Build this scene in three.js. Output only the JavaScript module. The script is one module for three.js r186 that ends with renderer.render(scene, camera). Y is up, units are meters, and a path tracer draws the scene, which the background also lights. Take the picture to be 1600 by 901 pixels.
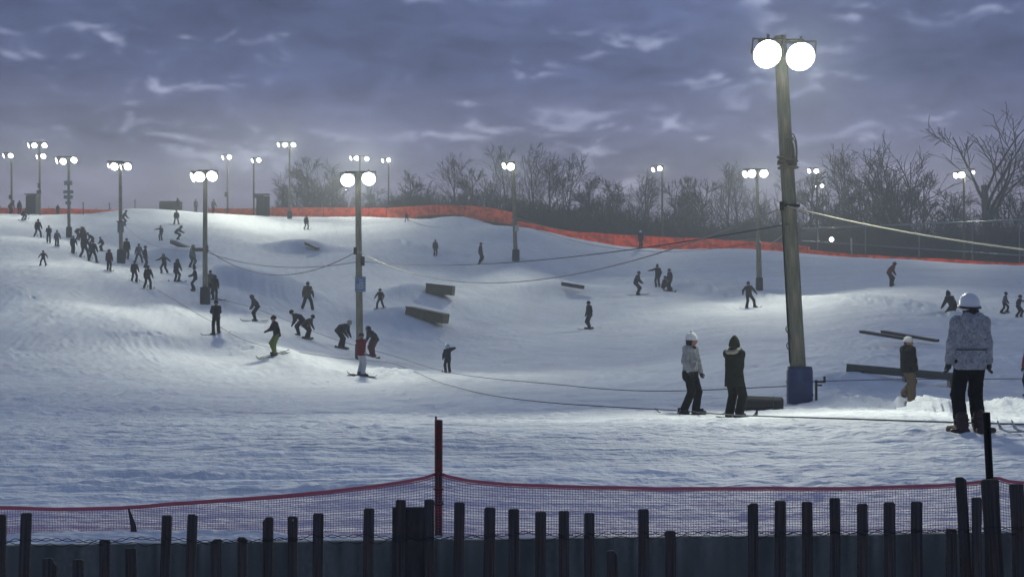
import * as THREE from 'three';
import { MarchingCubes } from 'three/addons/objects/MarchingCubes.js';
import { ImprovedNoise } from 'three/addons/math/ImprovedNoise.js';
import { mergeGeometries, toCreasedNormals } from 'three/addons/utils/BufferGeometryUtils.js';

// ------------------------------------------------------------------ camera, sky, sun, exposure
const scene = new THREE.Scene();
const F = 2200, EYE = 1.47, HORIZON = 490;            // focal length and horizon in pixels of the 1600 x 901 photograph
const PITCH = Math.atan((HORIZON - 450.5) / F);
const camera = new THREE.PerspectiveCamera(2 * Math.atan(450.5 / F) * 180 / Math.PI, 1600 / 901, 0.1, 3000);
camera.position.set(0, EYE, 0);
camera.rotation.x = PITCH;
const renderer = new THREE.WebGLRenderer({ antialias: true });
renderer.toneMapping = THREE.LinearToneMapping;
renderer.toneMappingExposure = 1.0;
renderer.shadowMap.enabled = true;

const SKY_LEVEL = 1.03, LAMP_POWER = 2.05, HAZE = 0.0026;
scene.fog = new THREE.FogExp2(0xe9eef2, HAZE);

const P = new ImprovedNoise(), noise = (x, y, z = 0.37) => P.noise(x, y, z);
function fbm(x, y, z, oct = 4) { let s = 0, a = 0.5; for (let i = 0; i < oct; i++) { s += a * P.noise(x, y, z); x = x * 2.03 + 7.1; y = y * 2.03 + 3.7; z = z * 2.03 + 5.3; a *= 0.5; } return s; }
const clamp = (x, a = 0, b = 1) => Math.min(b, Math.max(a, x)), lerp = (a, b, t) => a + (b - a) * t;
const smooth = (a, b, x) => { const t = clamp((x - a) / (b - a)); return t * t * (3 - 2 * t); };
function rng(seed) { let s = seed >>> 0; return () => { s = (s + 0x6d2b79f5) | 0; let t = Math.imul(s ^ (s >>> 15), 1 | s); t = (t + Math.imul(t ^ (t >>> 7), 61 | t)) ^ t; return ((t ^ (t >>> 14)) >>> 0) / 4294967296; }; }
const lin = (r, g, b) => new THREE.Color().setRGB(r / 255, g / 255, b / 255, THREE.SRGBColorSpace);

{ // a dusk sky: broken grey-violet cloud with paler gaps, the same all the way round
  const W = 4096, H = 2048, data = new Float32Array(W * H * 4);
  const stops = [[0, lin(164, 156, 176)], [4, lin(154, 150, 170)], [6.5, lin(122, 125, 156)], [9.5, lin(91, 101, 142)], [14, lin(86, 99, 142)], [40, lin(90, 108, 143)], [90, lin(94, 114, 148)]];
  const c = new THREE.Color();
  for (let r = 0; r < H; r++) {
    const el = ((r + 0.5) / H - 0.5) * Math.PI, deg = el * 180 / Math.PI, ce = Math.cos(el), y = Math.sin(el);
    let k = 0; while (k < stops.length - 2 && deg > stops[k + 1][0]) k++;
    c.copy(stops[k][1]).lerp(stops[k + 1][1], clamp((deg - stops[k][0]) / (stops[k + 1][0] - stops[k][0])));
    for (let q = 0; q < W; q++) {
      const o = (r * W + q) * 4;
      let R = c.r, G = c.g, B = c.b;
      if (deg > 0) {
        const az = ((q + 0.5) / W - 0.5) * 2 * Math.PI, x = Math.cos(az) * ce, z = Math.sin(az) * ce;
        const wx = 0.02 * P.noise(x * 22, y * 60, z * 22), wy = 0.008 * P.noise(x * 27 + 5, y * 65, z * 27 + 3);
        const big = fbm(x * 4 + 3.1, y * 15 + 1.7, z * 4 + 8.2, 3), mask = smooth(-.12, .14, fbm(x * 9 + 1.9, y * 30 + 6.1, z * 9 + 2.2, 2));
        const n = fbm((x + wx) * 19 + 11.3, (y + wy) * 62 + 2.9, (z + wx) * 19 + 4.4, 6), w2 = fbm((x + wx) * 60 + 1.3, (y + wy) * 170 + 9.9, (z - wx) * 60 + 6.4, 3);
        const gap = Math.pow(smooth(0.02, 0.44, n + .55 * w2), 1.15) * mask * (0.35 + 0.65 * smooth(3, 8, deg));
        const low = 1 + 0.62 * big + 0.46 * n + .20 * w2;
        R = R * low + gap * 0.28; G = G * low + gap * 0.30; B = B * low + gap * 0.35;
      }
      data[o] = R; data[o + 1] = G; data[o + 2] = B; data[o + 3] = 1;
    }
  }
  const sky = new THREE.DataTexture(data, W, H, THREE.RGBAFormat, THREE.FloatType);
  sky.mapping = THREE.EquirectangularReflectionMapping; sky.magFilter = THREE.LinearFilter; sky.needsUpdate = true;
  scene.background = sky; scene.environment = sky;
  scene.backgroundIntensity = SKY_LEVEL; scene.environmentIntensity = SKY_LEVEL;
}
const sun = new THREE.DirectionalLight(0xffe2cf, 0.06);   // the last daylight through the cloud
sun.position.set(60, 70, -160); sun.target.position.set(0, 0, -60);
sun.castShadow = true; sun.shadow.radius = 60;
Object.assign(sun.shadow.camera, { left: -150, right: 150, top: 120, bottom: -120, near: 1, far: 500 });
scene.add(sun, sun.target);

// ------------------------------------------------------------------ helpers
function dirOf(px, py) { const x = (px - 800) / F, y = -(py - 450.5) / F, s = Math.sin(PITCH), c = Math.cos(PITCH); return [x, y * c + s, -(c - y * s)]; }
function at(px, py, d) { const v = dirOf(px, py), k = d / -v[2]; return new THREE.Vector3(v[0] * k, EYE + v[1] * k, -d); }
const taken = new Map();
function numbered(name) { const n = taken.get(name) ?? 0; taken.set(name, n + 1); return n ? name + '_' + String(n).padStart(3, '0') : name; }
function base(name, label, category, pos, group) {
  const o = new THREE.Group(); o.name = numbered(name); scene.add(o); o.position.copy(pos);
  tag(o, label, category, group); return o;
}
function tag(o, label, category, group) { o.userData.label = label; o.userData.category = category; if (group) o.userData.group = group; return o; }
function mesh(name, geo, mat, parent = scene) { const m = new THREE.Mesh(geo, mat); m.name = parent === scene ? numbered(name) : name; m.castShadow = m.receiveShadow = true; parent.add(m); return m; }
const M = (color, roughness = 0.85, extra = {}) => new THREE.MeshStandardMaterial({ color, roughness, ...extra });
function texture(w, h, f, srgb = true, rx = 1, ry = 1) {
  const d = new Uint8Array(w * h * 4);
  for (let y = 0; y < h; y++) for (let x = 0; x < w; x++) { const c = f(x / w, y / h, x, y), o = (y * w + x) * 4; for (let k = 0; k < 3; k++) d[o + k] = clamp(Array.isArray(c) ? c[k] : c) * 255; d[o + 3] = 255; }
  const t = new THREE.DataTexture(d, w, h); t.wrapS = t.wrapT = THREE.RepeatWrapping; t.magFilter = THREE.LinearFilter; t.repeat.set(rx, ry);
  if (srgb) t.colorSpace = THREE.SRGBColorSpace; t.needsUpdate = true; return t;
}
// noise that repeats after px, py cells (for tiling textures)
const hash2 = (i, j, s) => { let h = Math.imul(i, 374761393) ^ Math.imul(j, 668265263) ^ Math.imul(s, 2147483647 - 58); h = Math.imul(h ^ (h >>> 13), 1274126177); return ((h ^ (h >>> 16)) >>> 0) / 4294967296; };
function tile(u, v, nx, ny, s = 1) {
  const x = u * nx, y = v * ny, i = Math.floor(x), j = Math.floor(y), fx = x - i, fy = y - j, a = fx * fx * (3 - 2 * fx), b = fy * fy * (3 - 2 * fy), w = (k, l) => hash2(((i + k) % nx + nx) % nx, ((j + l) % ny + ny) % ny, s);
  return lerp(lerp(w(0, 0), w(1, 0), a), lerp(w(0, 1), w(1, 1), a), b);
}
function tube(points, r0, r1, sides = 6, capped = true) {   // a tapered tube along points
  const n = points.length, pos = [], idx = [], uv = [], T = new THREE.Vector3(), A = new THREE.Vector3(), B = new THREE.Vector3();
  let len = 0;
  for (let i = 0; i < n; i++) {
    T.subVectors(points[Math.min(n - 1, i + 1)], points[Math.max(0, i - 1)]).normalize();
    if (i) len += points[i].distanceTo(points[i - 1]);
    A.set(Math.abs(T.y) > 0.9 ? 1 : 0, Math.abs(T.y) > 0.9 ? 0 : 1, 0).cross(T).normalize(); B.crossVectors(T, A);
    const r = typeof r0 === 'function' ? r0(i / (n - 1)) : lerp(r0, r1, i / (n - 1));
    for (let k = 0; k <= sides; k++) { const a = (k % sides) / sides * 2 * Math.PI, c = Math.cos(a) * r, s = Math.sin(a) * r; pos.push(points[i].x + A.x * c + B.x * s, points[i].y + A.y * c + B.y * s, points[i].z + A.z * c + B.z * s); uv.push(k / sides, len); }
  }
  const st = sides + 1;
  for (let i = 0; i + 1 < n; i++) for (let k = 0; k < sides; k++) { const a = i * st + k, b = a + 1, c = a + st, d = c + 1; idx.push(a, b, c, b, d, c); }
  if (capped) for (const e of [0, n - 1]) for (let k = 1; k + 1 < sides; k++) e ? idx.push(e * st, e * st + k, e * st + k + 1) : idx.push(0, k + 1, k);
  const g = new THREE.BufferGeometry(); g.setAttribute('position', new THREE.Float32BufferAttribute(pos, 3)); g.setAttribute('uv', new THREE.Float32BufferAttribute(uv, 2)); g.setIndex(idx); g.computeVertexNormals(); return g;
}
const V = (x, y, z) => new THREE.Vector3(x, y, z);
function box(w, h, d, x = 0, y = 0, z = 0) { const g = new THREE.BoxGeometry(w, h, d); g.translate(x, y, z); return g; }
function bevelBox(w, h, d, b = 0.008) { const s = new THREE.Shape(); const a = w / 2 - b, e = h / 2 - b; s.moveTo(-a, -e); s.lineTo(a, -e); s.lineTo(a, e); s.lineTo(-a, e); const g = new THREE.ExtrudeGeometry(s, { depth: d - 2 * b, bevelEnabled: true, bevelSize: b, bevelThickness: b, bevelSegments: 1 }); g.translate(0, 0, -d / 2 + b); return g; }
const merge = (list) => mergeGeometries(list.map((g) => { const h = g.index ? g.toNonIndexed() : g; for (const k of Object.keys(h.attributes)) if (!['position', 'normal', 'uv'].includes(k)) h.deleteAttribute(k); return h; }));

// ------------------------------------------------------------------ the hill
const COLS = [ // pixel column: [distance, height] along it
  [0, [[25, -.35], [45, -.8], [65, .6], [88, 3.1], [107, 5.6], [125, 8.2], [145, 10.6], [160, 12.8], [168, 13]]],
  [200, [[28, -.5], [46, -.85], [68, .5], [94, 3.3], [107, 4.9], [125, 7.2], [150, 10.6], [165, 13], [176, 14.6], [182, 14.8]]],
  [330, [[28, -.55], [50, -1], [62, -.5], [74, .5], [92, 3], [110, 5.2], [135, 8.3], [160, 11.6], [178, 14.2], [184, 14.4]]],
  [450, [[28, -.55], [52, -1.15], [63, -.4], [72, .36], [90, 1.9], [110, 4.2], [140, 8], [165, 11.4], [182, 14], [188, 14.1]]],
  [600, [[28, -.55], [55, -1.2], [75, -.9], [95, 1.9], [115, 4.5], [140, 8.2], [165, 11.8], [182, 13.9], [188, 14]]],
  [720, [[28, -.6], [64, -1.25], [89, .2], [105, 2.6], [128, 6.4], [150, 10.3], [164, 12.8], [170, 12.9]]],
  [800, [[28, -.6], [62, -1.2], [89, .4], [108, 3.2], [118, 5.6], [135, 8.2], [150, 10.8], [156, 11]]],
  [900, [[28, -.6], [55, -1.1], [89, .4], [108, 3], [125, 5.9], [140, 8.2], [150, 9.5], [156, 9.6]]],
  [1000, [[29, -.62], [50, -1], [75, -.3], [104, 2.9], [125, 5.8], [144, 8.2], [150, 8.4]]],
  [1150, [[29, -.62], [40, -.8], [60, -.1], [93, 1.9], [115, 4.9], [140, 7.9], [146, 8]]],
  [1250, [[33, -.67], [45, -.4], [65, .3], [93, 2.1], [115, 4.9], [136, 7.3], [142, 7.4]]],
  [1400, [[36, -.74], [45, -.3], [58, .55], [80, 1.7], [98, 3.5], [115, 5.3], [127, 6.4], [133, 6.5]]],
  [1600, [[26, -.5], [36, -.7], [45, -.2], [58, .5], [78, 1.35], [95, 3.2], [115, 5.2], [122, 5.6], [128, 5.7]]],
].map(([px, k]) => { // monotone cubic along the column
  const knots = [[-400, 0], [0, .06], [9, .03], [17, -.03], ...k, [k.at(-1)[0] + 70, k.at(-1)[1] - .4], [700, k.at(-1)[1] * .3]], n = knots.length, m = new Array(n).fill(0), s = [];
  for (let i = 0; i + 1 < n; i++) s.push((knots[i + 1][1] - knots[i][1]) / (knots[i + 1][0] - knots[i][0]));
  for (let i = 1; i + 1 < n; i++) m[i] = s[i - 1] * s[i] <= 0 ? 0 : 2 / (1 / s[i - 1] + 1 / s[i]);
  return { a: (px - 800) / F, h(d) { let i = 0; while (i < n - 2 && d > knots[i + 1][0]) i++; const w = knots[i + 1][0] - knots[i][0], t = clamp((d - knots[i][0]) / w), u = t * t, v = u * t; return (2 * v - 3 * u + 1) * knots[i][1] + (v - 2 * u + t) * w * m[i] + (3 * u - 2 * v) * knots[i + 1][1] + (v - u) * w * m[i + 1]; } };
});
function slope(x, z) {
  const d = -z; if (d <= 0) return 0;
  const a = clamp(x / Math.max(d, 3), COLS[0].a, COLS.at(-1).a);
  let i = 0; while (i < COLS.length - 2 && a > COLS[i + 1].a) i++;
  const p = COLS[i], q = COLS[i + 1], t = (a - p.a) / (q.a - p.a);
  const o = COLS[Math.max(0, i - 1)], r = COLS[Math.min(COLS.length - 1, i + 2)], y0 = o.h(d), y1 = p.h(d), y2 = q.h(d), y3 = r.h(d);
  const w = q.a - p.a, m1 = p === o ? 0 : (y2 - y0) / (q.a - o.a) * w, m2 = q === r ? 0 : (y3 - y1) / (r.a - p.a) * w, u = t * t, v = u * t;
  return (2 * v - 3 * u + 1) * y1 + (v - 2 * u + t) * m1 + (3 * u - 2 * v) * y2 + (v - u) * m2;
}
function cast(f, px, py, from = 5) { // where the ray through that pixel meets the surface f
  const v = dirOf(px, py); let d0 = from, step = 0.4;
  for (let d = from; d < 240; d += step) {
    const k = d / -v[2];
    if (EYE + v[1] * k < f(v[0] * k, -d)) { let a = d0, b = d; for (let i = 0; i < 14; i++) { const c = (a + b) / 2, kk = c / -v[2]; if (EYE + v[1] * kk < f(v[0] * kk, -c)) b = c; else a = c; } const kk = b / -v[2]; return V(v[0] * kk, EYE + v[1] * kk, -b); }
    d0 = d;
  }
  return null;
}
// mounds shovelled up for the jumps: [pixel, half width, half length, height, flatness]
const MOUNDS = [[655, 464, 2.6, 2.6, 1.0, 2], [648, 506, 2.9, 2.6, 1.0, 2], [868, 457, 3.1, 2.8, 1.0, 2], [468, 391, 3.4, 3.0, 1.1, 2], [400, 449, 3.9, 3.6, 1.35, 5], [265, 402, 3.0, 2.6, .9, 2], [1338, 603, 1.3, 1.2, .40, 2], [1262, 632, .8, .8, .16, 2], [690, 505, 1.1, 1.4, .3, 2], [1395, 596, 1.1, 1.5, .16, 2],
  [120, 345, 4, 4, .7, 2], [820, 408, 2.2, 1.6, .3, 2], [1195, 456, 1.6, 1.2, .3, 2]]
  .map(([px, py, sx, sz, h, p]) => { const c = cast(slope, px, py); return { x: c.x, z: c.z, sx, sz, h, p }; });
// low ridges: pixel points, half width, height, lumps
const RIDGES = [
  [[[1275, 640], [1320, 638], [1400, 641], [1500, 645], [1640, 648], [1800, 650]], .8, .27, .3],
  [[[870, 420], [1000, 441], [1100, 449], [1165, 462], [1300, 470], [1420, 480], [1500, 497], [1640, 508]], 1.6, .36, .2],
  [[[40, 372], [95, 398], [150, 425], [200, 452], [250, 478], [300, 505], [345, 528], [400, 552], [470, 566], [540, 590]], 1.2, .30, .12],
  [[[590, 372], [650, 385], [720, 400], [790, 411]], 1.2, .3, .3],
  [[[-60, 430], [60, 470], [160, 500], [260, 530], [330, 545]], 2.6, .25, .1],
  [[[545, 592], [620, 583], [700, 590]], 1.1, .2, .5],
].map(([pts, w, h, lump]) => ({ pts: pts.map(([x, y]) => cast(slope, x, y) ?? at(x, y, 60)), w, h, lump }));
// along and across the tracks: sideways on the flat in front, slanting down the hill behind
function fall(x, z, far) { const t = clamp(-x / 40 - .1, -.5, 1) * .9 * far, lean = lerp(.10, .62 + t, far), c = Math.cos(lean), s = Math.sin(lean), q = 2.2 * noise(x * .06, z * .05, 8.3) * far; return [x * c + z * s, -x * s + z * c + q]; }
function ground(x, z, fine = true) {
  const d = -z; let y = slope(x, z);
  if (d > 3) {
    for (const m of MOUNDS) { const u = (x - m.x) / m.sx, v = (z - m.z) / m.sz, q = u * u + v * v; if (q < 6) y += m.h * Math.exp(-Math.pow(q, m.p / 2)); }
    for (const r of RIDGES) {
      for (let i = 0; i + 1 < r.pts.length; i++) {
        const a = r.pts[i], b = r.pts[i + 1], dx = b.x - a.x, dz = b.z - a.z, l2 = dx * dx + dz * dz;
        if (x < Math.min(a.x, b.x) - 3 * r.w || x > Math.max(a.x, b.x) + 3 * r.w || z < Math.min(a.z, b.z) - 3 * r.w || z > Math.max(a.z, b.z) + 3 * r.w) continue;
        const t0 = ((x - a.x) * dx + (z - a.z) * dz) / l2, last = i + 2 === r.pts.length, t = clamp(t0);
        if ((t0 < 0 && i > 0) || (t0 >= 1 && !last)) continue;
        const q = Math.hypot(x - a.x - dx * t, z - a.z - dz * t) / r.w, along = (i + t) / (r.pts.length - 1);
        const e = Math.min(1, along * 6 + .05, (1 - along) * 6 + .05);
        if (q < 3) { y += e * r.h * Math.exp(-q * q) * (1 + r.lump * 1.6 * noise(x * 1.7, z * 1.7, 2.2) + r.lump * 1.1 * noise(x * 4.2, z * 4.2, 5.2) + r.lump * .7 * noise(x * 10, z * 10, 3.2)); break; }
      }
    }
  }
  if (fine && d < 260) {
    y += 1.5 * trackHeight(x, z);
    const far = smooth(25, 60, d);
    // long gentle waves, then tracks: drawn out along x below, along the fall line above, crossing one another
    y += .10 * noise(x * .13, z * .10, 1.1) * smooth(20, 50, d) + .05 * noise(x * .45, z * .35, 4.4);
    const [u, v] = fall(x, z, far), l2 = smooth(.1, .5, noise(x * .09, z * .07, 6.2) + .35);
    y += lerp(.022, .017, far) * noise(u * lerp(.3, .21, far), v * lerp(2.4, 1.9, far), 7.7) + lerp(.016, .034 * l2, far) * noise(u * lerp(.5, .3, far) + v * .25, v * lerp(4.8, 2.6, far) + u * .12, 3.3) + .03 * far * noise(x * .9, z * .8, 2.9);
    if (d < 130) {
      const near = 1 - .7 * smooth(22, 75, d), n = noise(x * 1.9, z * 2.4, 6.6), c = noise(x * 4.6, z * 5.2, 8.1), e = noise(x * .33, z * .4, 9.3);
      const st = 1 - Math.abs(noise(x * .42 + .3 * e, z * 2.1, 2.3)) * 2.4, st2 = 1 - Math.abs(noise(x * .9, z * 4.1 + x * .3, 5.3)) * 2.4, deep = Math.max(0, e + .12 + .25 * smooth(-4, 8, x)), q = noise(x * 2.6, z * 2.9, 4.9);
      y += .78 * near * (.034 * Math.max(0, st) + .020 * Math.max(0, st2) + deep * (.085 * Math.abs(q) + .065 * c + .07 * Math.abs(n)) + .016 * noise(x * 2.8, z * 7.5, 7.1) + .009 * noise(x * 13, z * 15, 1.9)) + .006 * c;
    }
  }
  return y;
}
// the tracks that skis and boards have cut: curves rasterised once into a grid of heights, 10 cm to the cell
const TW = 1300, TH = 1900, tracks = new Float32Array(TW * TH);
{
  const R = rng(4242);
  const stamp = (x, z, w, depth) => { const ci = (x + 65) * 10, cj = (-z - 6) * 10, k = Math.ceil(w * 22); for (let j = Math.floor(cj - k); j <= cj + k; j++) for (let i = Math.floor(ci - k); i <= ci + k; i++) { if (i < 0 || j < 0 || i >= TW || j >= TH) continue; const q = Math.hypot(i - ci, j - cj) / (w * 10); if (q > 2.2) continue; const v = q < 1 ? -depth * (1 - q * q) : depth * .55 * Math.sin((q - 1) / 1.2 * Math.PI), o = j * TW + i; tracks[o] = Math.abs(v) > Math.abs(tracks[o]) ? v : tracks[o] * .7 + v * .3; } };
  function track(x, z, dir, len, swing, wave, w, depth, drift = 0) { const ph = R() * 6.28, n = len / .12; for (let s = 0; s < n; s++) { const t = s * .12, a = dir + swing * Math.sin(t / wave * 6.28 + ph) + drift * t; x += Math.sin(a) * .12; z += Math.cos(a) * .12; stamp(x, z, w * (.8 + .4 * Math.abs(Math.sin(t / wave * 3.14 + ph))), depth * (.6 + .4 * Math.sin(t * .7 + ph))); } }
  for (let i = 0; i < 120; i++) { const d = 70 + R() * 100, px = -100 + R() * 1750, x = (px - 800) / F * d, left = px < 620; track(x, -d, left ? .75 + R() * .5 : (R() - .5) * 1.5, 18 + R() * 45, .35 + R() * .75, 9 + R() * 12, .13 + R() * .12, .035 + R() * .045); }
  for (let i = 0; i < 70; i++) { const d = 34 + R() * 50, px = R() * 1600, x = (px - 800) / F * d; track(x, -d, (R() < .5 ? 1.15 : -1.15) + (R() - .5) * .9, 14 + R() * 26, .2 + R() * .4, 8 + R() * 12, .10 + R() * .09, .03 + R() * .03); }
  for (let i = 0; i < 90; i++) { const d = 9.5 + R() * 26, x = -20 + R() * 30, dir = 1.57 + (R() - .5) * .34, w = .05 + R() * .05, dep = .02 + R() * .025; track(x, -d, dir, 6 + R() * 16, .06 + R() * .1, 6 + R() * 8, w, dep, (R() - .5) * .01); }
}
function trackHeight(x, z) { const u = (x + 65) * 10, v = (-z - 6) * 10; if (u < 0 || v < 0 || u >= TW - 1 || v >= TH - 1) return 0; const i = Math.floor(u), j = Math.floor(v), a = u - i, b = v - j, o = j * TW + i; return lerp(lerp(tracks[o], tracks[o + 1], a), lerp(tracks[o + TW], tracks[o + TW + 1], a), b); }
const onGround = (px, py) => cast((x, z) => ground(x, z), px, py);
const stand = (x, z) => V(x, ground(x, z), z);
{ // one sheet: rings round the viewer, closer together where the slope is near and in view
  const ang = [], rings = [], fineHalf = 27;
  for (let a = -180; a < 180;) { ang.push(a * Math.PI / 180); a += Math.abs(a + (a < 0 ? .3 : 0)) < fineHalf ? 0.075 : Math.abs(a) < 45 ? .5 : 5; }
  for (let r = 1.5; r < 720; r *= r < 190 ? 1.0075 : 1.05) rings.push(r);
  const n = ang.length, pos = new Float32Array((rings.length * n + 1) * 3), uv = new Float32Array((rings.length * n + 1) * 2), col = new Float32Array((rings.length * n + 1) * 3), idx = [];
  for (let i = 0; i < rings.length; i++) for (let j = 0; j < n; j++) {
    const x = Math.sin(ang[j]) * rings[i], z = -Math.cos(ang[j]) * rings[i], o = i * n + j;
    pos[o * 3] = x; pos[o * 3 + 1] = ground(x, z); pos[o * 3 + 2] = z; uv[o * 2] = x / 7; uv[o * 2 + 1] = z / 7;
    const far = smooth(25, 60, -z), [fu, fv] = fall(x, z, far);
    const k = .985 + .07 * noise(x * .16, z * .22, 3.9) + .10 * noise(fu * .16, fv * lerp(1.6, .8, far), 8.8) + .07 * noise(fu * .3, fv * lerp(3.8, 2.1, far), 5.8) + .05 * noise(x * 1.7, z * 2.3, 1.4);   // packed, scraped and loose snow
    col[o * 3] = .80 * k; col[o * 3 + 1] = .825 * k; col[o * 3 + 2] = .85 * k;
    if (i) { const p = o - n, w = j + 1 < n ? 1 : 1 - n; idx.push(p, p + w, o, p + w, o + w, o); }
  }
  const c = rings.length * n; pos[c * 3 + 1] = 0; col.fill(.8, c * 3); for (let j = 0; j < n; j++) idx.push(c, (j + 1) % n, j);
  const g = new THREE.BufferGeometry(); g.setAttribute('position', new THREE.BufferAttribute(pos, 3)); g.setAttribute('uv', new THREE.BufferAttribute(uv, 2)); g.setAttribute('color', new THREE.BufferAttribute(col, 3)); g.setIndex(idx); g.computeVertexNormals();
  if (g.attributes.normal.getY(5000) < 0) { for (let i = 0; i < idx.length; i += 3) { const t = idx[i]; idx[i] = idx[i + 1]; idx[i + 1] = t; } g.setIndex(idx); g.computeVertexNormals(); }
  const bump = texture(1024, 1024, (u, v) => .30 * tile(u, v, 13, 150, 2) + .22 * tile(u, v, 5, 61, 3) + .2 * tile(u, v, 46, 60, 4) + .18 * tile(u, v, 130, 150, 5) + .1 * tile(u, v, 400, 420, 6), false);
  const snow = mesh('snow_slope', g, new THREE.MeshPhysicalMaterial({ color: 0xffffff, roughness: .72, vertexColors: true, bumpMap: bump, bumpScale: .05, specularIntensity: .35 }));
  snow.userData.kind = 'structure'; snow.userData.label = 'packed snow of the ski hill with tracks and low mounds';
}

// ------------------------------------------------------------------ materials
const grain = (u, v, n = 1) => .5 * tile(u, v, 22, 3, n) + .3 * tile(u, v, 60, 5, n + 1) + .2 * tile(u, v, 120, 40, n + 2);
const woodMap = texture(256, 512, (u, v) => { const k = .62 + .5 * grain(u, v, 11), m = .93 + .14 * tile(u, v, 3, 5, 15); return [.55 * k * m, .545 * k, .455 * k]; });
const darkWoodMap = texture(128, 512, (u, v) => { const k = .55 + .8 * grain(u, v, 31), m = tile(u, v, 4, 9, 33); return [(.29 + .05 * m) * k, .285 * k, (.28 - .03 * m) * k]; });
const woodBump = texture(128, 512, (u, v) => grain(u, v, 11), false);
const rustMap = texture(128, 512, (u, v) => { const r = smooth(.35, .7, .6 * tile(u, v, 6, 22, 41) + .4 * tile(u, v, 25, 90, 42)); return [lerp(.42, .62, r), lerp(.33, .30, r), lerp(.32, .25, r)]; });
const poleWood = M(0xffffff, .9, { map: woodMap, bumpMap: woodBump, bumpScale: .012 });
const poleGrey = M(0xb9b7ae, .9, { map: woodMap, bumpMap: woodBump, bumpScale: .01 });
const picketWood = M(0xffffff, .92, { map: darkWoodMap, bumpMap: woodBump, bumpScale: .004 });
const boxWood = M(0xc9bfa8, .9, { map: woodMap, bumpMap: woodBump, bumpScale: .008 });
const steel = M(0x777a7c, .45, { metalness: .7 }), darkSteel = M(0x2c2e31, .55, { metalness: .5 }), housingMat = M(0x50545a, .5, { metalness: .55 });
const rust = M(0xffffff, .85, { map: rustMap }), greenSteel = M(0x2b302d, .75, { map: darkWoodMap });
const blackPlastic = M(0x191b1d, .5), rope = M(0xa7a393, .9), darkRope = M(0x55565a, .9), coilMat = M(0x77735f, .9), padMat = M(0x24282c, .8);
const lensMat = new THREE.MeshStandardMaterial({ color: 0xffffff, emissive: new THREE.Color(1, .995, .94), emissiveIntensity: 14, roughness: .4 });

// ------------------------------------------------------------------ floodlight poles
const housingGeo = new THREE.LatheGeometry([[.03, -.34], [.10, -.33], [.13, -.24], [.14, -.20], [.22, -.12], [.275, -.03], [.29, .0], [.29, .03], [.27, .03]].map(([r, y]) => new THREE.Vector2(r, y)), 24); housingGeo.rotateX(Math.PI / 2);
const lensGeo = new THREE.SphereGeometry(.272, 24, 8, 0, 2 * Math.PI, 0, .62); lensGeo.scale(1, .35, 1); lensGeo.rotateX(Math.PI / 2); lensGeo.translate(0, 0, -.055); lensGeo.scale(1.86, 1.86, 1.25);
const yokeGeo = merge([box(.03, .30, .05, -.31, .13, -.08), box(.03, .30, .05, .31, .13, -.08), box(.65, .03, .05, 0, .29, -.08), box(.05, .10, .05, 0, .34, -.08)]);
function lightPole({ foot, top, lamps, label, r = .16, extras, pad = .3, padH = .9, wood = true, power = 1, aim = .10 }) {
  const g = base('light_pole', label, 'light pole', foot, 'floodlight poles of the ski hill');
  const axis = top.clone().sub(foot), up = (h) => axis.clone().multiplyScalar(h / axis.y);   // the point of the pole at height h
  const pts = []; for (let i = 0; i <= 12; i++) pts.push(up(-.3 + (axis.y + .3) * i / 12).add(V(.012 * noise(i * .7, foot.x), 0, 0)));
  mesh('pole', tube(pts, r * 1.08, r * .82, 14), wood ? poleWood : poleGrey, g);
  const rows = {};
  for (const [px, py, side, size = 1] of lamps) {
    const d = -foot.z - (side ? 0 : .25), w = at(px, py, d).sub(foot), f = mesh('floodlight', housingGeo, housingMat, g);
    f.position.copy(w); f.rotation.set(side ? .35 : .42, side ? -1.05 : clamp(-w.x * .15, -.2, .2), 0, 'YXZ'); f.scale.setScalar(size);
    mesh('lens', lensGeo, lensMat, f).castShadow = false; mesh('bracket', yokeGeo, darkSteel, f);
    const key = Math.round(w.y / .5 / size); (rows[key] ??= []).push(w);
    const l = new THREE.SpotLight(0xfbffec, power * LAMP_POWER * (side ? 55 : 140), 0, 1.30, 1, 2), way = V(0, -aim, 1).applyEuler(new THREE.Euler(0, f.rotation.y, 0)); l.castShadow = true; l.shadow.radius = 12;
    l.position.copy(w).add(V(0, -.14, .34 * size).applyEuler(new THREE.Euler(0, f.rotation.y, 0))); l.target.position.copy(l.position).add(way); g.add(l.target); g.add(l);
  }
  for (const k of Object.values(rows)) {
    const y = Math.max(...k.map((w) => w.y)) + .36, mid = up(Math.min(y, axis.y)), x0 = Math.min(mid.x - .2, ...k.map((w) => w.x - .15)), x1 = Math.max(mid.x + .2, ...k.map((w) => w.x + .15));
    const a = box(x1 - x0, .10, .09, (x0 + x1) / 2, y, mid.z - .1); mesh('crossarm', a, darkSteel, g);
  }
  if (pad) { const p = new THREE.LatheGeometry([[0, -.3], [pad * .96, -.3], [pad, -.2], [pad * 1.02, padH * .5], [pad * .97, padH - .06], [pad * .9, padH], [r, padH]].map(([a, b]) => new THREE.Vector2(a, b)), 18); const m = mesh('base_padding', p, padMat, g); m.position.copy(up(.0)); }
  extras?.(g, up, foot);
  return g;
}
const topAt = (px, py, foot) => at(px, py, -foot.z);
const polePlaces = {};
const signMat = (c) => M(c, .6);
function plate(g, foot, px, py, w, h, mat, name = 'sign', dz = .22) { const p = topAt(px, py, foot).sub(foot), m = mesh(name, bevelBox(w, h, .03, .006), mat, g); m.position.copy(p); m.position.z += dz; return m; }
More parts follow.
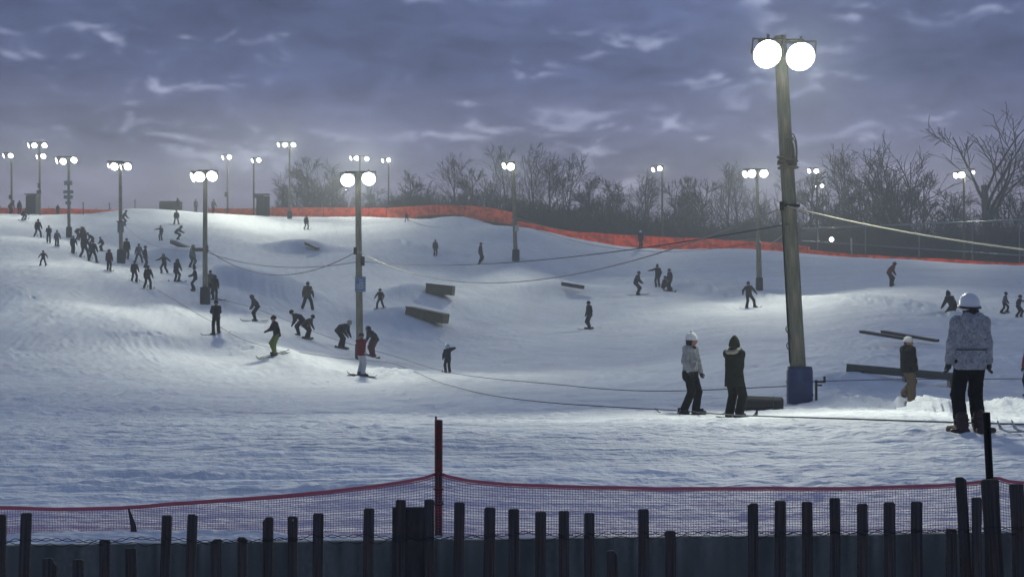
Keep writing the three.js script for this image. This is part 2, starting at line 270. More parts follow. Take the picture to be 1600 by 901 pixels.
{ // pole N: the near one, a leaning timber pole
  const foot = onGround(1250, 628); polePlaces.N = foot;
  lightPole({ foot, top: topAt(1219, 56, foot), r: .175, pad: 0, label: 'tall leaning timber light pole in the right foreground, beside the blue barrel', power: .75, aim: .30,
    lamps: [[1199, 84, 0, 1.12], [1251, 88, 0, 1.12]],
    extras(g, up) {
      const y0 = topAt(1230, 262, foot).y - foot.y, list = [], list2 = [];
      for (let i = 0; i < 6; i++) { const t = new THREE.TorusGeometry(.215 + .018 * Math.sin(i * 2.1), .026, 6, 28); t.rotateX(Math.PI / 2 + .10 * Math.sin(i * 1.7)); t.rotateZ(.12 * Math.cos(i * 2.3) - .1); const p = up(y0 + .05 * i); t.translate(p.x + .02, p.y, p.z); list.push(t); }
      mesh('cable_coil', merge(list), coilMat, g);
      for (let i = 0; i < 5; i++) { const p = up(y0 + .3), q = []; const w = .08 + .035 * i, hgt = .62 + .07 * (i % 3); for (let k = 0; k <= 16; k++) { const a = k / 16 * Math.PI * 2; q.push(V(p.x + .08 + .12 * Math.sin(i * 1.4) * .5 + w * Math.sin(a) * .6, p.y + hgt / 2 - .3 + hgt / 2 * Math.cos(a), p.z + .19 + .02 * i)); } list2.push(tube(q, .014, .014, 5, false)); }
      mesh('hanging_loops', merge(list2), coilMat, g);
      const c = []; for (let k = 0; k <= 10; k++) { const p = up(.9 + 3.6 * k / 10); c.push(p.add(V(-.19, 0, .06 + .01 * noise(k, 2)))); } mesh('conduit', tube(c, .018, .018, 6), darkSteel, g);
      const kx = topAt(1229, 322, foot).sub(foot); const k = mesh('cable_clamp', merge([box(.42, .07, .42, 0, 0, 0), box(.1, .2, .1, -.2, 0, .1)]), darkSteel, g); k.position.copy(up(kx.y));
      const e = []; for (let k = 0; k <= 12; k++) { const a = k / 12; e.push(up(1.2 + .55 * a).add(V(-.2 - .05 * Math.sin(a * 9), 0, .1))); } mesh('loose_cord', tube(e, .014, .014, 5), darkRope, g);
    } });
  const b = base('plastic_barrel', 'blue plastic barrel around the foot of the near leaning light pole', 'barrel', foot.clone().add(V(0, -.08, 0)));
  const prof = [[.17, .02], [.28, .0], [.295, .05], [.30, .22], [.315, .25], [.30, .28], [.30, .52], [.315, .55], [.30, .58], [.298, .80], [.285, .86], [.25, .885], [.25, .86], [.18, .86]];
  const scuff = texture(256, 256, (u, v) => { const k = .85 + .25 * tile(u, v, 9, 30, 51) + .2 * smooth(.6, .9, tile(u, v, 40, 6, 52)); return [.135 * k, .215 * k, .37 * k]; });
  mesh('drum_shell', new THREE.LatheGeometry(prof.map(([r, y]) => new THREE.Vector2(r, y)), 32), M(0xffffff, .55, { map: scuff }), b);
  const ring = new THREE.TorusGeometry(.265, .018, 6, 28); ring.rotateX(Math.PI / 2); ring.translate(0, .88, 0); mesh('rim', ring, M(0x223350, .6), b);
  const h = base('tow_hook_stand', 'small dark metal stand with a hook right of the blue barrel', 'metal stand', foot.clone().add(V(.37, -.05, .05)));
  mesh('upright', merge([box(.05, .62, .05, 0, .25, 0), box(.16, .05, .16, 0, .0, 0)]), darkSteel, h); mesh('hook', merge([box(.24, .05, .05, .09, .52, 0), box(.05, .14, .05, .19, .58, 0), box(.10, .04, .05, .08, .44, 0)]), darkSteel, h);
}
{ // pole I, middle
  const foot = onGround(562, 562) ?? at(562, 562, 75); polePlaces.I = foot;
  const words = texture(128, 128, (u, v) => { const e = u < .04 || u > .96 || v < .04 || v > .96; const line = [[.80, .2], [.62, .12], [.48, .16], [.34, .1], [.2, .14]].some(([y, k]) => Math.abs(v - y) < .035 && u > k && u < 1 - k && tile(u, v, 22, 3, 61) > .32); return e ? [.62, .68, .76] : line ? [.72, .77, .82] : [.26, .35, .50]; });
  lightPole({ foot, top: topAt(559, 268, foot), r: .17, pad: .24, padH: .8, label: 'timber light pole with a blue notice sign in the middle of the hill', power: .95,
    lamps: [[543, 281, 0, 1.15], [576, 279, 0, 1.15]],
    extras(g) {
      const m = plate(g, foot, 563.5, 444, .52, .74, M(0x35455f, .6)); const f = mesh('sign_print', new THREE.PlaneGeometry(.46, .68), M(0xffffff, .6, { map: words }), m); f.position.z = .018;
      plate(g, foot, 556, 392, .22, .36, darkSteel, 'pulley_bracket', .12); plate(g, foot, 567, 408, .2, .46, darkSteel, 'junction_box', .2);
    } });
}
{
  const foot = onGround(320, 474); polePlaces.E = foot;
  lightPole({ foot, top: topAt(320, 268, foot), r: .15, pad: .31, padH: 1.0, label: 'light pole with a short side arm beside the tow queue', power: .8, lamps: [[311, 276, 0, 1.1], [331, 275, 0, 1.1], [301, 277, 1]],
    extras(g) { const a = topAt(311, 390, foot).sub(foot), m = mesh('side_arm', merge([box(.86, .22, .14, 0, 0, 0), box(.2, .46, .26, .42, .05, 0)]), poleGrey, g); m.position.copy(a); } });
}
{
  const foot = onGround(188.5, 411); polePlaces.D = foot;
  lightPole({ foot, top: topAt(187, 256, foot), r: .15, pad: .33, padH: 1.1, label: 'light pole with two outspread lamps and a pale box halfway up, upper left', power: .6, lamps: [[178, 260], [199, 260], [188, 261, 1, .8], [169, 259, 1, .6]],
    extras(g) { const m = plate(g, foot, 188.5, 355, .5, .85, M(0x6d7474, .8), 'winch_box', .12); mesh('lid', box(.56, .06, .4, 0, .46, 0), darkSteel, m); } });
}
{
  const foot = onGround(107, 371); polePlaces.C = foot;
  lightPole({ foot, top: topAt(106.5, 249, foot), r: .14, pad: .28, padH: 1.0, label: 'light pole carrying a stack of small notice boards at the top of the tow line', power: .55, lamps: [[98, 252], [115, 250], [88, 251, 1]],
    extras(g) { for (const [y, w, h] of [[286, .75, .42], [300, .95, .30], [308, .85, .34], [317, .55, .3]]) plate(g, foot, 107, y, w, h, M(0x76827c, .7), 'notice_board'); } });
}
const crest = (px, d) => { const v = at(px, 400, d); return stand(v.x, v.z); };
for (const [n, px, py, d, lamps, label, extra] of [
  ['A', 17, 238, 166, [[16, 243], [5, 243, 1]], 'light pole at the left edge of the photo, on the hilltop', [[16, 308, .35, .5]]],
  ['B', 61, 222, 158, [[53, 227], [69, 227], [44, 227, 1], [67, 244, 0], [57, 245, 1, .8]], 'light pole with two tiers of lamps on the hilltop beside the left booth', [[61, 290, .3, .5], [61, 300, .5, .4]]],
  ['F', 355, 241, 184, [[358, 245], [348, 246, 1]], 'thin light pole on the crest right of the tow queue', [[353, 304, .35, .6]]],
  ['G', 396, 246, 184, [[404, 250], [394, 251, 1]], 'thin light pole on the crest touching the open booth', [[399, 306, .5, .6]]],
  ['H', 452, 221, 176, [[445, 226], [458, 226], [435, 226, 1]], 'light pole on the crest in front of the round clump of bare trees', []],
  ['S', 562, 243, 192, [[557, 247], [573, 248], [548, 247, 1]], 'distant light pole whose lamps show just above the middle pole', []],
  ['J', 607, 246, 200, [[607, 250], [598, 251, 1]], 'distant light pole behind the orange fence, right of the middle pole', []],
  ['L', 1035, 258, 166, [[1031, 263], [1021, 265, 1]], 'light pole in the brush behind the orange fence, alone between the trees', []],
  ['O', 1277, 263, 170, [[1276, 267], [1265, 267, 1]], 'light pole in the trees just right of the leaning pole, upper of two lamps', []],
  ['Q', 1286, 285, 205, [[1285, 290, 0, .9], [1275, 291, 1, .8]], 'far light pole right of the leaning pole, lower of two lamps', []],
  ['R', 1507, 267, 142, [[1503, 273, 0, 1.15], [1494, 274, 1], [1522, 269, 1, .6]], 'light pole among the bare trees behind the chain link fence at the right', []],
]) {
  const foot = crest(px, d); polePlaces[n] = foot;
  lightPole({ foot, top: topAt(px, py, foot), r: .13, pad: n === 'H' ? .3 : 0, label, lamps, wood: 'ABH'.includes(n), power: { A: .7, B: .55, F: 1.7, G: 1.7, H: 1.9, S: 1.8, J: 2.4, L: 1.6 }[n] ?? 1, extras: (g) => { for (const [x, y, w, h] of extra) plate(g, foot, x, y, w, h, darkSteel, 'control_box'); } });
}
{
  const foot = onGround(806, 407); polePlaces.K = foot;
  lightPole({ foot, top: topAt(801, 254, foot), r: .18, pad: .32, padH: .95, label: 'light pole with a small white sign standing on the slope left of the trees', power: 1.35, lamps: [[798, 260, 0, 1.1], [788, 259, 1]],
    extras(g) { plate(g, foot, 807.5, 357, .34, .52, M(0xb9bcb8, .6)); } });
  const f2 = onGround(1187, 453); polePlaces.M = f2;
  lightPole({ foot: f2, top: topAt(1183, 266, f2), r: .13, pad: .26, padH: .9, label: 'slim light pole on the slope just left of the leaning pole', power: 1.25, lamps: [[1175, 271], [1194, 271], [1165, 272, 1, .9]],
    extras(g, up) { const y = topAt(1186, 372, f2).y - f2.y; mesh('timber_sleeve', tube([up(0), up(y * .5), up(y)], .22, .17, 12), poleWood, g); } });
}
{ // two small lights and a lamp turned away among the trees
  const f = crest(1300, 150), g = base('low_lantern', 'small bright lantern low on a post between the trees and the slope', 'lantern', f), y = at(1300, 374, 150).y - f.y;
  mesh('post', box(.1, y, .1, 0, y / 2, 0), darkSteel, g); const s = mesh('lamp_globe', new THREE.SphereGeometry(.24, 14, 10), lensMat, g); s.position.y = y; s.castShadow = false;
  const l = new THREE.PointLight(0xfff2dd, 14); l.position.set(0, y, 0); l.shadow.radius = 8; l.castShadow = true; g.add(l);
  const f2 = crest(1332, 158), h = base('unlit_lamp', 'dark hooded lamp turned away, on a post among the trees', 'lamp post', f2), y2 = at(1332, 312, 158).y - f2.y;
  mesh('post', tube([V(0, -.2, 0), V(0, y2, 0)], .08, .07, 8), darkSteel, h); const hd = mesh('lamp_head', housingGeo, M(0x2b2d30, .5), h); hd.position.set(0, y2, 0); hd.rotation.set(-.5, 2.4, 0); hd.scale.setScalar(1.9);
  const f3 = crest(1331, 146), k = base('marker_post', 'short pale post low down by the chain link fence', 'post', f3), y3 = at(1331, 372, 146).y - f3.y; mesh('stake', box(.16, y3, .12, 0, y3 / 2, 0), M(0xa7a9a4, .7), k); mesh('cap', box(.2, .06, .16, 0, y3 + .03, 0), darkSteel, k);
}

// ------------------------------------------------------------------ cables
function cable(p, q, sag, r, mat, label, extra = {}) {
  const pts = []; for (let i = 0; i <= 48; i++) { const t = i / 48; pts.push(p.clone().lerp(q, t).add(V(0, -4 * sag * t * (1 - t), 0))); }
  return tag(mesh(extra.name ?? 'cable', tube(pts, r, r, 6), mat), label, extra.category ?? 'cable', extra.group);
}
const onPole = (n, px, py, dz = .2) => at(px, py, -polePlaces[n].z - dz);
cable(onPole('I', 559, 392), onPole('N', 1229, 322), 1.66, .018, rope, 'slack pale cable from the blue-signed pole to the leaning pole, the lower of the two');
cable(onPole('I', 563, 408), onPole('N', 1232, 350), .5, .015, darkRope, 'tauter cable from the blue-signed pole to the leaning pole, the upper of the two');
cable(onPole('N', 1231, 322, .24), at(2050, 424, 19), .25, .018, rope, 'pale cable running off the leaning pole to the right edge');
cable(onPole('N', 1231, 360, .2), onPole('M', 1187, 376), .3, .014, rope, 'thin cable from the leaning pole back to the slim pole beside it');
cable(onPole('K', 806, 340), onPole('M', 1186, 372), 1.1, .018, rope, 'upper cable from the white-signed pole towards the slim pole, over the orange fence');
cable(onPole('K', 806, 346), onPole('M', 1186, 377), 1.5, .018, darkRope, 'lower cable from the white-signed pole towards the slim pole, over the orange fence');
cable(onPole('I', 557, 393), onPole('E', 322, 389), 1.35, .02, darkRope, 'upper slack cable between the side-arm pole and the blue-signed pole');
cable(onPole('I', 558, 409), onPole('E', 322, 394), .55, .018, darkRope, 'lower cable between the side-arm pole and the blue-signed pole');
cable(onPole('D', 190, 348), onPole('E', 318, 387), .9, .018, rope, 'cable from the pale-boxed pole down to the side-arm pole');
cable(onPole('I', 563, 300), at(700, 352, 176), .8, .02, rope, 'thin bright cable from the lamps of the blue-signed pole to the orange fence');
function towRope(list, lift, label) {
  const pts = list.map(([x, y]) => { const p = onGround(x, y + 4) ?? at(x, y, 60); const k = lift; p.y += k; return p; });
  const c = new THREE.CatmullRomCurve3(pts, false, 'centripetal');
  return tag(mesh('tow_rope', tube(c.getPoints(160), .012, .012, 5), darkRope), label, 'tow rope');
}
towRope([[334, 468], [380, 480], [430, 497], [500, 526], [545, 541], [600, 556], [700, 588], [850, 609], [1040, 624], [1232, 617]], .28, 'upper tow rope coming down past the queue to the blue barrel');
towRope([[200, 425], [262, 460], [330, 500], [420, 540], [520, 556], [600, 563], [700, 600], [850, 628], [1060, 642], [1130, 648], [1300, 656], [1500, 663], [1680, 668]], .06, 'lower tow rope lying on the snow past the couple to the right edge');
towRope([[1268, 610], [1400, 606], [1540, 605], [1700, 604]], .3, 'short stretch of tow rope right of the blue barrel');

// ------------------------------------------------------------------ orange fences along the top
const netOrange = texture(128, 64, (u, v) => { const k = .8 + .4 * tile(u, v, 14, 9, 71) * (.6 + .4 * tile(u, v, 50, 30, 72)); return [.98 * k, .55 * k, .36 * k]; });
const orangeMat = new THREE.MeshPhysicalMaterial({ color: 0xffffff, roughness: .95, map: netOrange, transmission: .6, thickness: 0, specularIntensity: .1 }), tanMat = M(0x5b4a38, .9), fenceStake = M(0x383430, .85);
function sheet(rows, mat, name, parent, wave = .12) { // rows: [top, bottom] points
  const pos = [], uv = [], idx = [], c = new THREE.CatmullRomCurve3(rows.map((r) => r[0]), false, 'centripetal'), e = new THREE.CatmullRomCurve3(rows.map((r) => r[1]), false, 'centripetal'), n = rows.length * 10, m = 5;
  for (let s = 0; s < 2; s++) for (let i = 0; i <= n; i++) { const a = c.getPoint(i / n), b = e.getPoint(i / n); a.y += .05 * noise(a.x * .9, 3.3) + .03 * noise(a.x * 3, 1.3); for (let k = 0; k <= m; k++) { const p = a.clone().lerp(b, k / m); p.z += wave * noise(p.x * .8, k * .5, 2.7) + wave * .5 * noise(p.x * 2.9, k * .3, 5.7) + (s ? -.012 : .012); pos.push(p.x, p.y, p.z); uv.push(p.x * .25, p.y * .4); } }
  const h = (n + 1) * (m + 1), q = (s, i, k) => s * h + i * (m + 1) + k;
  for (let i = 0; i < n; i++) for (let k = 0; k < m; k++) { const a = q(0, i, k), b = q(0, i + 1, k), d = q(0, i, k + 1), f = q(0, i + 1, k + 1); idx.push(a, d, b, b, d, f); const A = a + h, B = b + h, D = d + h, E = f + h; idx.push(A, B, D, B, E, D); }
  for (let i = 0; i < n; i++) for (const k of [0, m]) { const a = q(0, i, k), b = q(0, i + 1, k), A = a + h, B = b + h; k ? idx.push(a, A, b, b, A, B) : idx.push(a, b, A, b, B, A); }
  const g = new THREE.BufferGeometry(); g.setAttribute('position', new THREE.Float32BufferAttribute(pos, 3)); g.setAttribute('uv', new THREE.Float32BufferAttribute(uv, 2)); g.setIndex(idx); g.computeVertexNormals();
  return mesh(name, g, mat, parent);
}
function orangeFence(list, label, stakes = 1, band) { // list: [px, top, bottom, distance]
  const g = base('orange_snow_fence', label, 'fence', V(0, 0, 0));
  sheet(list.map(([x, t, b, d]) => [at(x, t, d), at(x, b, d).add(V(0, -.25, 0))]), orangeMat, 'netting', g);
  if (band) sheet(band.map(([x, t, b, d]) => [at(x, t, d), at(x, b, d).add(V(0, -.3, 0))]), tanMat, 'lower_band', g, .05);
  for (let i = 0; i + 1 < list.length; i++) for (let k = 0; k < stakes; k++) { const [a, b] = [list[i], list[i + 1]], t = k / stakes, x = lerp(a[0], b[0], t), y = lerp(a[1], b[1], t), d = lerp(a[3], b[3], t), p = at(x, y, d + .12), h = p.y - at(x, lerp(a[2], b[2], t), d).y + .5; const s = mesh('stake', box(.05, h + .25, .05, 0, -h / 2 + .12, 0), fenceStake, g); s.position.copy(p); }
  return g;
}
orangeFence([[-40, 324, 336, 170], [40, 325, 336, 170], [110, 326, 336, 170], [150, 327, 337, 170], [195, 327, 338, 173]], 'thin stretch of orange fence on the left hilltop', 2);
orangeFence([[325, 325, 336, 190], [400, 325, 337, 191], [470, 324, 338, 192], [540, 324, 340, 193], [612, 325, 340, 192]], 'orange fence behind the booth and the middle light poles', 2);
orangeFence([[604, 325, 341, 186], [630, 323, 340, 182], [665, 321, 339, 178], [705, 320, 338, 174], [745, 322, 341, 168], [780, 327, 345, 162], [803, 332, 348, 158]], 'tall orange fence on the rise left of the white-signed pole', 2,
  [[610, 337, 342, 185.8], [660, 337, 342, 178.4], [700, 335, 343, 174.4], [745, 338, 350, 168.4], [780, 341, 356, 162.4], [806, 345, 362, 158]]);
orangeFence([[806, 345, 357, 156], [840, 351, 364, 155], [880, 359, 371, 153], [920, 363, 375, 152], [1000, 368, 384, 151], [1060, 371, 387, 150], [1110, 373, 389, 148], [1160, 376, 391, 147], [1205, 378, 393, 145], [1240, 381, 393, 143], [1266, 386, 393, 142]], 'long low orange fence between the slope and the brush', 2);
orangeFence([[1262, 390, 395, 141], [1330, 396, 402, 137], [1400, 401, 406, 134], [1470, 404, 409, 131], [1540, 408, 413, 129], [1620, 412, 417, 127]], 'sagging strip of orange fence along the snow edge at the right', 1);
{ // chain link fence with pipe rails
  const g = base('chain_link_fence', 'grey pipe-railed chain link fence before the trees at the right', 'fence', V(0, 0, 0)), A = [1253, 357, 376, 150], B = [1630, 342, 401, 132], pt = (x, k) => { const t = (x - A[0]) / (B[0] - A[0]); return at(x, lerp(A[k], B[k], t), lerp(A[3], B[3], t)); };
  const xs = [1253, 1278, 1315, 1353, 1395, 1437, 1478, 1520, 1557, 1594, 1630];
  mesh('rail', tube(xs.map((x) => pt(x, 1)), .075, .075, 8), steel, g); mesh('rail', tube(xs.map((x) => pt(x, 2)), .05, .05, 8), steel, g);
  for (const x of [1278, 1353, 1437, 1520, 1594]) { const a = pt(x, 1), b = pt(x, 2); mesh('post', tube([b.add(V(0, -.8, 0)), a], .065, .065, 8), steel, g); }
  const wires = []; for (let x = 1253; x < 1630; x += 2.4) { const a = pt(x, 1), b = pt(Math.min(1630, x + 9), 2), c = pt(Math.max(1253, x - 9), 2); wires.push(tube([a, b], .004, .004, 3, false), tube([a, c], .004, .004, 3, false)); }
  mesh('wire_mesh', merge(wires), steel, g).userData.kind = 'stuff';
}

// ------------------------------------------------------------------ bare trees
const barkMap = texture(64, 256, (u, v) => { const k = .75 + .5 * tile(u, v, 9, 40, 81); return [.235 * k, .225 * k, .21 * k]; });
const bark = M(0xffffff, .95, { map: barkMap }), twigMat = M(0x2b2c27, .95), brushMat = M(0x2c2e26, .95);
function growTree({ seed, h, r, fork = .35, limbs = 9, lean = 0, spread = .75, density = 1, leader = true, shortest = .5, twigR = .016 }) {
  const R = rng(seed), wood = [], twigs = [], up = V(0, 1, 0);
  function branch(p, dir, len, rad, level) {
    const n = level === 0 ? 9 : level === 1 ? 6 : level === 2 ? 4 : 2, pts = [p.clone()], dirs = [dir.clone()], d = dir.clone();
    for (let i = 0; i < n; i++) {
      const w = [.10, .30, .34, .3][level]; d.x += (R() - .5) * w; d.z += (R() - .5) * w; d.y += (R() - .5) * w * .6 + [.02, .07, .06, .02][level]; d.normalize();
      pts.push(pts.at(-1).clone().addScaledVector(d, len / n)); dirs.push(d.clone());
    }
    const end = Math.max(twigR, rad * (level === 0 ? (leader ? .25 : .6) : .3));
    (level < 1 ? wood : twigs).push(tube(pts, rad, end, [9, 6, 4, 3][level], false));
    if (level >= 3) return;
    const count = Math.round([limbs, 8, 6][level] * (level ? density : 1) * (.8 + .4 * R()));
    for (let i = 0; i < count; i++) {
      const t = level === 0 ? lerp(fork, .97, (i + R() * .6) / count) : lerp(.22, 1, (i + .3 + R() * .6) / count), k = Math.min(n, t * n), j = Math.min(n - 1, Math.floor(k)), q = pts[j].clone().lerp(pts[j + 1], k - j);
      const dd = dirs[Math.min(n, j + 1)], side = V(R() - .5, R() - .35, R() - .5).cross(dd).normalize(), ang = level === 0 ? lerp(spread, spread * .5, t) * (.8 + .4 * R()) : .5 + .45 * R();
      const cd = dd.clone().multiplyScalar(Math.cos(ang)).addScaledVector(side, Math.sin(ang)).normalize();
      const L = level === 0 ? h * (leader ? lerp(.42, .2, (t - fork) / (1 - fork)) : .46) * (.75 + .5 * R()) : len * lerp(.62, .34, t) * (.7 + .6 * R());
      if (L > shortest * .5) branch(q, cd, L, Math.max(twigR, lerp(rad, end, t) * [.55, .55, .6][level]), level + 1);
    }
  }
  branch(V(0, -.4, 0), V(lean, 1, lean * .2).normalize(), leader ? h * .92 : h * .5, r, 0);
  return { trunk: merge(wood), crown: merge(twigs) };
}
const treeKinds = [];
function tree(kind, px, top, d, label, turn = 0, group) {
  const p = crest(px, d), h = at(px, top, d).y - p.y;
  const k = (treeKinds[kind.seed] ??= (() => { const t = growTree(kind); t.crown.computeBoundingBox(); t.h = t.crown.boundingBox.max.y; return t; })());
  const g = base('bare_tree', label, 'tree', p, group); g.rotation.y = turn; const s = h / k.h, w = s * (kind.wide ?? 1); g.scale.set(w, s, w);
  mesh('trunk', k.trunk, bark, g); mesh('crown', k.crown, twigMat, g); return g;
}
const tallThin = [{ seed: 5, h: 11, r: .17, limbs: 13, spread: .8, density: .9, fork: .3, twigR: .02 }, { seed: 16, h: 11, r: .18, limbs: 11, spread: .9, fork: .25, density: .95, twigR: .02 }, { seed: 27, h: 12, r: .2, limbs: 14, spread: .85, fork: .35, density: .85, twigR: .02 }];
const bushy = [{ seed: 38, h: 7, r: .13, limbs: 12, spread: 1.0, fork: .08, density: 1.15, leader: true, twigR: .02, wide: 1.15 }, { seed: 49, h: 7, r: .14, limbs: 11, spread: .85, fork: .05, density: 1.15, leader: false, twigR: .02 }];
const G1 = 'bare trees behind the top of the hill';
for (const [k, px, top, d, turn, label] of [
  [bushy[0], 438, 286, 206, 0.3, 'small bare tree at the left end of the round clump behind the hill'], [bushy[1], 458, 258, 208, 1.3, 'bushy bare tree in the left half of the round clump behind the hill'], [bushy[0], 480, 240, 212, 2.1, 'tallest bare tree of the round clump behind the hill'],
  [bushy[1], 500, 244, 205, 4.0, 'bushy bare tree in the right half of the round clump behind the hill'], [bushy[0], 520, 262, 210, 5.0, 'bare tree at the right end of the round clump, left of the middle lamps'],
  [bushy[1], 548, 284, 218, .9, 'bare tree glimpsed left behind the middle lamps'], [bushy[0], 588, 288, 220, 2.7, 'bare tree glimpsed right behind the middle lamps'], [bushy[1], 622, 283, 216, 3.3, 'low bare tree left of the tall orange fence'],
  [bushy[0], 645, 266, 214, 4.4, 'rounded bare tree above the left part of the tall orange fence'], [bushy[1], 672, 276, 212, 5.9, 'low bare tree between two taller ones above the tall orange fence'],
  [tallThin[0], 708, 236, 205, 0.5, 'upright bare tree with a slim crown above the tall orange fence'], [bushy[0], 738, 258, 202, 1.9, 'bushy bare tree right of the slim upright one above the orange fence'], [bushy[1], 762, 262, 200, 2.2, 'bushy bare tree just left of the white-signed pole'],
  [tallThin[1], 793, 226, 192, 3.1, 'wide bare tree directly behind the lamps of the white-signed pole'], [tallThin[2], 838, 222, 188, 1.2, 'tall bare tree, first of three right of the white-signed pole'], [tallThin[0], 862, 236, 188, 2.9, 'tall bare tree, middle of three right of the white-signed pole'],
  [tallThin[1], 884, 238, 188, 5.2, 'tall bare tree, last of three right of the white-signed pole'], [bushy[0], 916, 274, 186, 1.0, 'bushy bare tree at the left start of the brush'], [bushy[1], 938, 266, 184, .2, 'bushy bare tree with upright stems early in the brush'],
  [bushy[0], 964, 276, 186, 3.6, 'bushy bare tree in the brush above the white-hatted skier'], [bushy[1], 990, 284, 184, 4.7, 'low bare tree in the brush left of the lone lamp'], [tallThin[0], 1010, 262, 190, 2.0, 'slim bare tree just left of the lone lamp in the brush'],
  [bushy[0], 1052, 276, 184, 5.5, 'bushy bare tree right of the lone lamp in the brush'], [bushy[1], 1078, 280, 184, 1.6, 'bushy bare tree midway along the brush'], [bushy[0], 1102, 272, 182, 2.5, 'bushy bare tree left of the slim pole'],
  [tallThin[1], 1136, 252, 190, 4.1, 'thin-crowned bare tree left of the slim pole lamps'], [tallThin[2], 1158, 256, 190, 0.1, 'thin-crowned bare tree behind the slim pole lamps'], [bushy[1], 1205, 266, 184, 3.9, 'bare tree just left of the leaning pole'],
  [bushy[0], 1262, 262, 182, .7, 'bare tree just right of the leaning pole'], [bushy[1], 1292, 272, 186, 2.3, 'low bare tree behind the two far lamps'], [tallThin[0], 1320, 222, 184, 4.9, 'tall slender bare tree right of the leaning pole'],
  [bushy[0], 1352, 268, 176, 3.0, 'low bushy tree behind the left end of the chain link fence'], [bushy[1], 1398, 252, 172, 5.6, 'bushy tree behind the arching tree'], [bushy[0], 1440, 262, 168, 1.1, 'bushy tree under the arching tree branches'],
  [bushy[1], 1582, 252, 165, 4.2, 'dense bare tree at the right edge, behind the great forked tree'], [tallThin[2], 1606, 222, 172, 1.9, 'tall bare tree cut by the right edge'], [bushy[0], 1500, 292, 168, 2.9, 'small tree behind the lamp at the right'], [bushy[1], 1532, 290, 166, 0.4, 'small tree behind the great forked tree'],
]) tree(k, px, top, d, label, turn);
tree({ seed: 62, h: 15, r: .34, limbs: 6, spread: .80, density: .85, fork: .5, leader: false, twigR: .024, shortest: .8, wide: 1.25 }, 1546, 152, 150, 'great forked bare tree at the right, tallest of all', 1.0);
tree({ seed: 74, h: 12, r: .24, limbs: 7, spread: 1.05, density: .95, fork: .4, lean: -.5, leader: false, twigR: .024, shortest: .7, wide: 1.25 }, 1462, 206, 156, 'large bare tree with limbs arching to the left, behind the chain link fence', 0.2);
tree({ seed: 85, h: 10, r: .2, limbs: 8, spread: .9, density: .9, fork: .4, lean: -.2, leader: false, twigR: .022 }, 1402, 222, 160, 'spreading bare tree left of the arching one', 1.4);
{ // brush along the wood edge, past counting
  const shrub = [], R = rng(7); for (let i = 0; i < 15; i++) { const a = R() * 6.28, t = growTree({ seed: 300 + i, h: 2.6 + R() * 1.4, r: .035, limbs: 6, spread: .7, fork: .15, density: .55, twigR: .014, shortest: .3 }); for (const g of [t.trunk, t.crown]) { g.rotateZ((R() - .5) * .7); g.rotateY(a); g.translate(Math.cos(a) * R() * 1.1, 0, Math.sin(a) * R() * .8); shrub.push(g); } }
  const spots = []; for (let i = 0; i < 330; i++) { const px = lerp(600, 1680, (i + R()) / 330), d0 = px < 800 ? 196 : px < 1250 ? 170 : lerp(158, 150, (px - 1250) / 350), p = crest(px, d0 + R() * R() * 55); spots.push([p, .75 + R() * .85, R() * 6.28]); }
  for (let i = 0; i < 26; i++) { const p = crest(lerp(425, 610, R()), 202 + R() * 14); spots.push([p, .5 + R() * .5, R() * 6.28]); }
  const im = new THREE.InstancedMesh(merge(shrub), brushMat, spots.length), m = new THREE.Matrix4();
  spots.forEach(([p, s, a], i) => im.setMatrixAt(i, m.compose(V(p.x, p.y - .1, p.z), new THREE.Quaternion().setFromAxisAngle(V(0, 1, 0), a), V(s * 1.2, s, s * 1.2))));
  im.name = 'brush_undergrowth'; im.castShadow = im.receiveShadow = true; im.userData.kind = 'stuff'; im.userData.label = 'leafless brush and saplings filling the wood edge behind the orange fence'; im.userData.category = 'undergrowth'; scene.add(im);
  // the wood that goes on behind, thinner with distance
  const far = []; for (let i = 0; i < 170; i++) { const px = lerp(560, 1900, R()), d = 215 + R() * 90, v = at(px, 400, d); far.push([stand(v.x, v.z), .8 + R() * .5, R() * 6.28]); }
  const k = treeKinds[38], wood = new THREE.InstancedMesh(merge([k.trunk, k.crown]), twigMat, far.length); far.forEach(([p, s, a], i) => wood.setMatrixAt(i, m.compose(p, new THREE.Quaternion().setFromAxisAngle(V(0, 1, 0), a), V(s, s * .85, s))));
  wood.name = 'distant_wood'; wood.castShadow = wood.receiveShadow = true; wood.userData.kind = 'stuff'; wood.userData.label = 'mass of bare trees far behind the brush'; wood.userData.category = 'wood'; scene.add(wood);
}

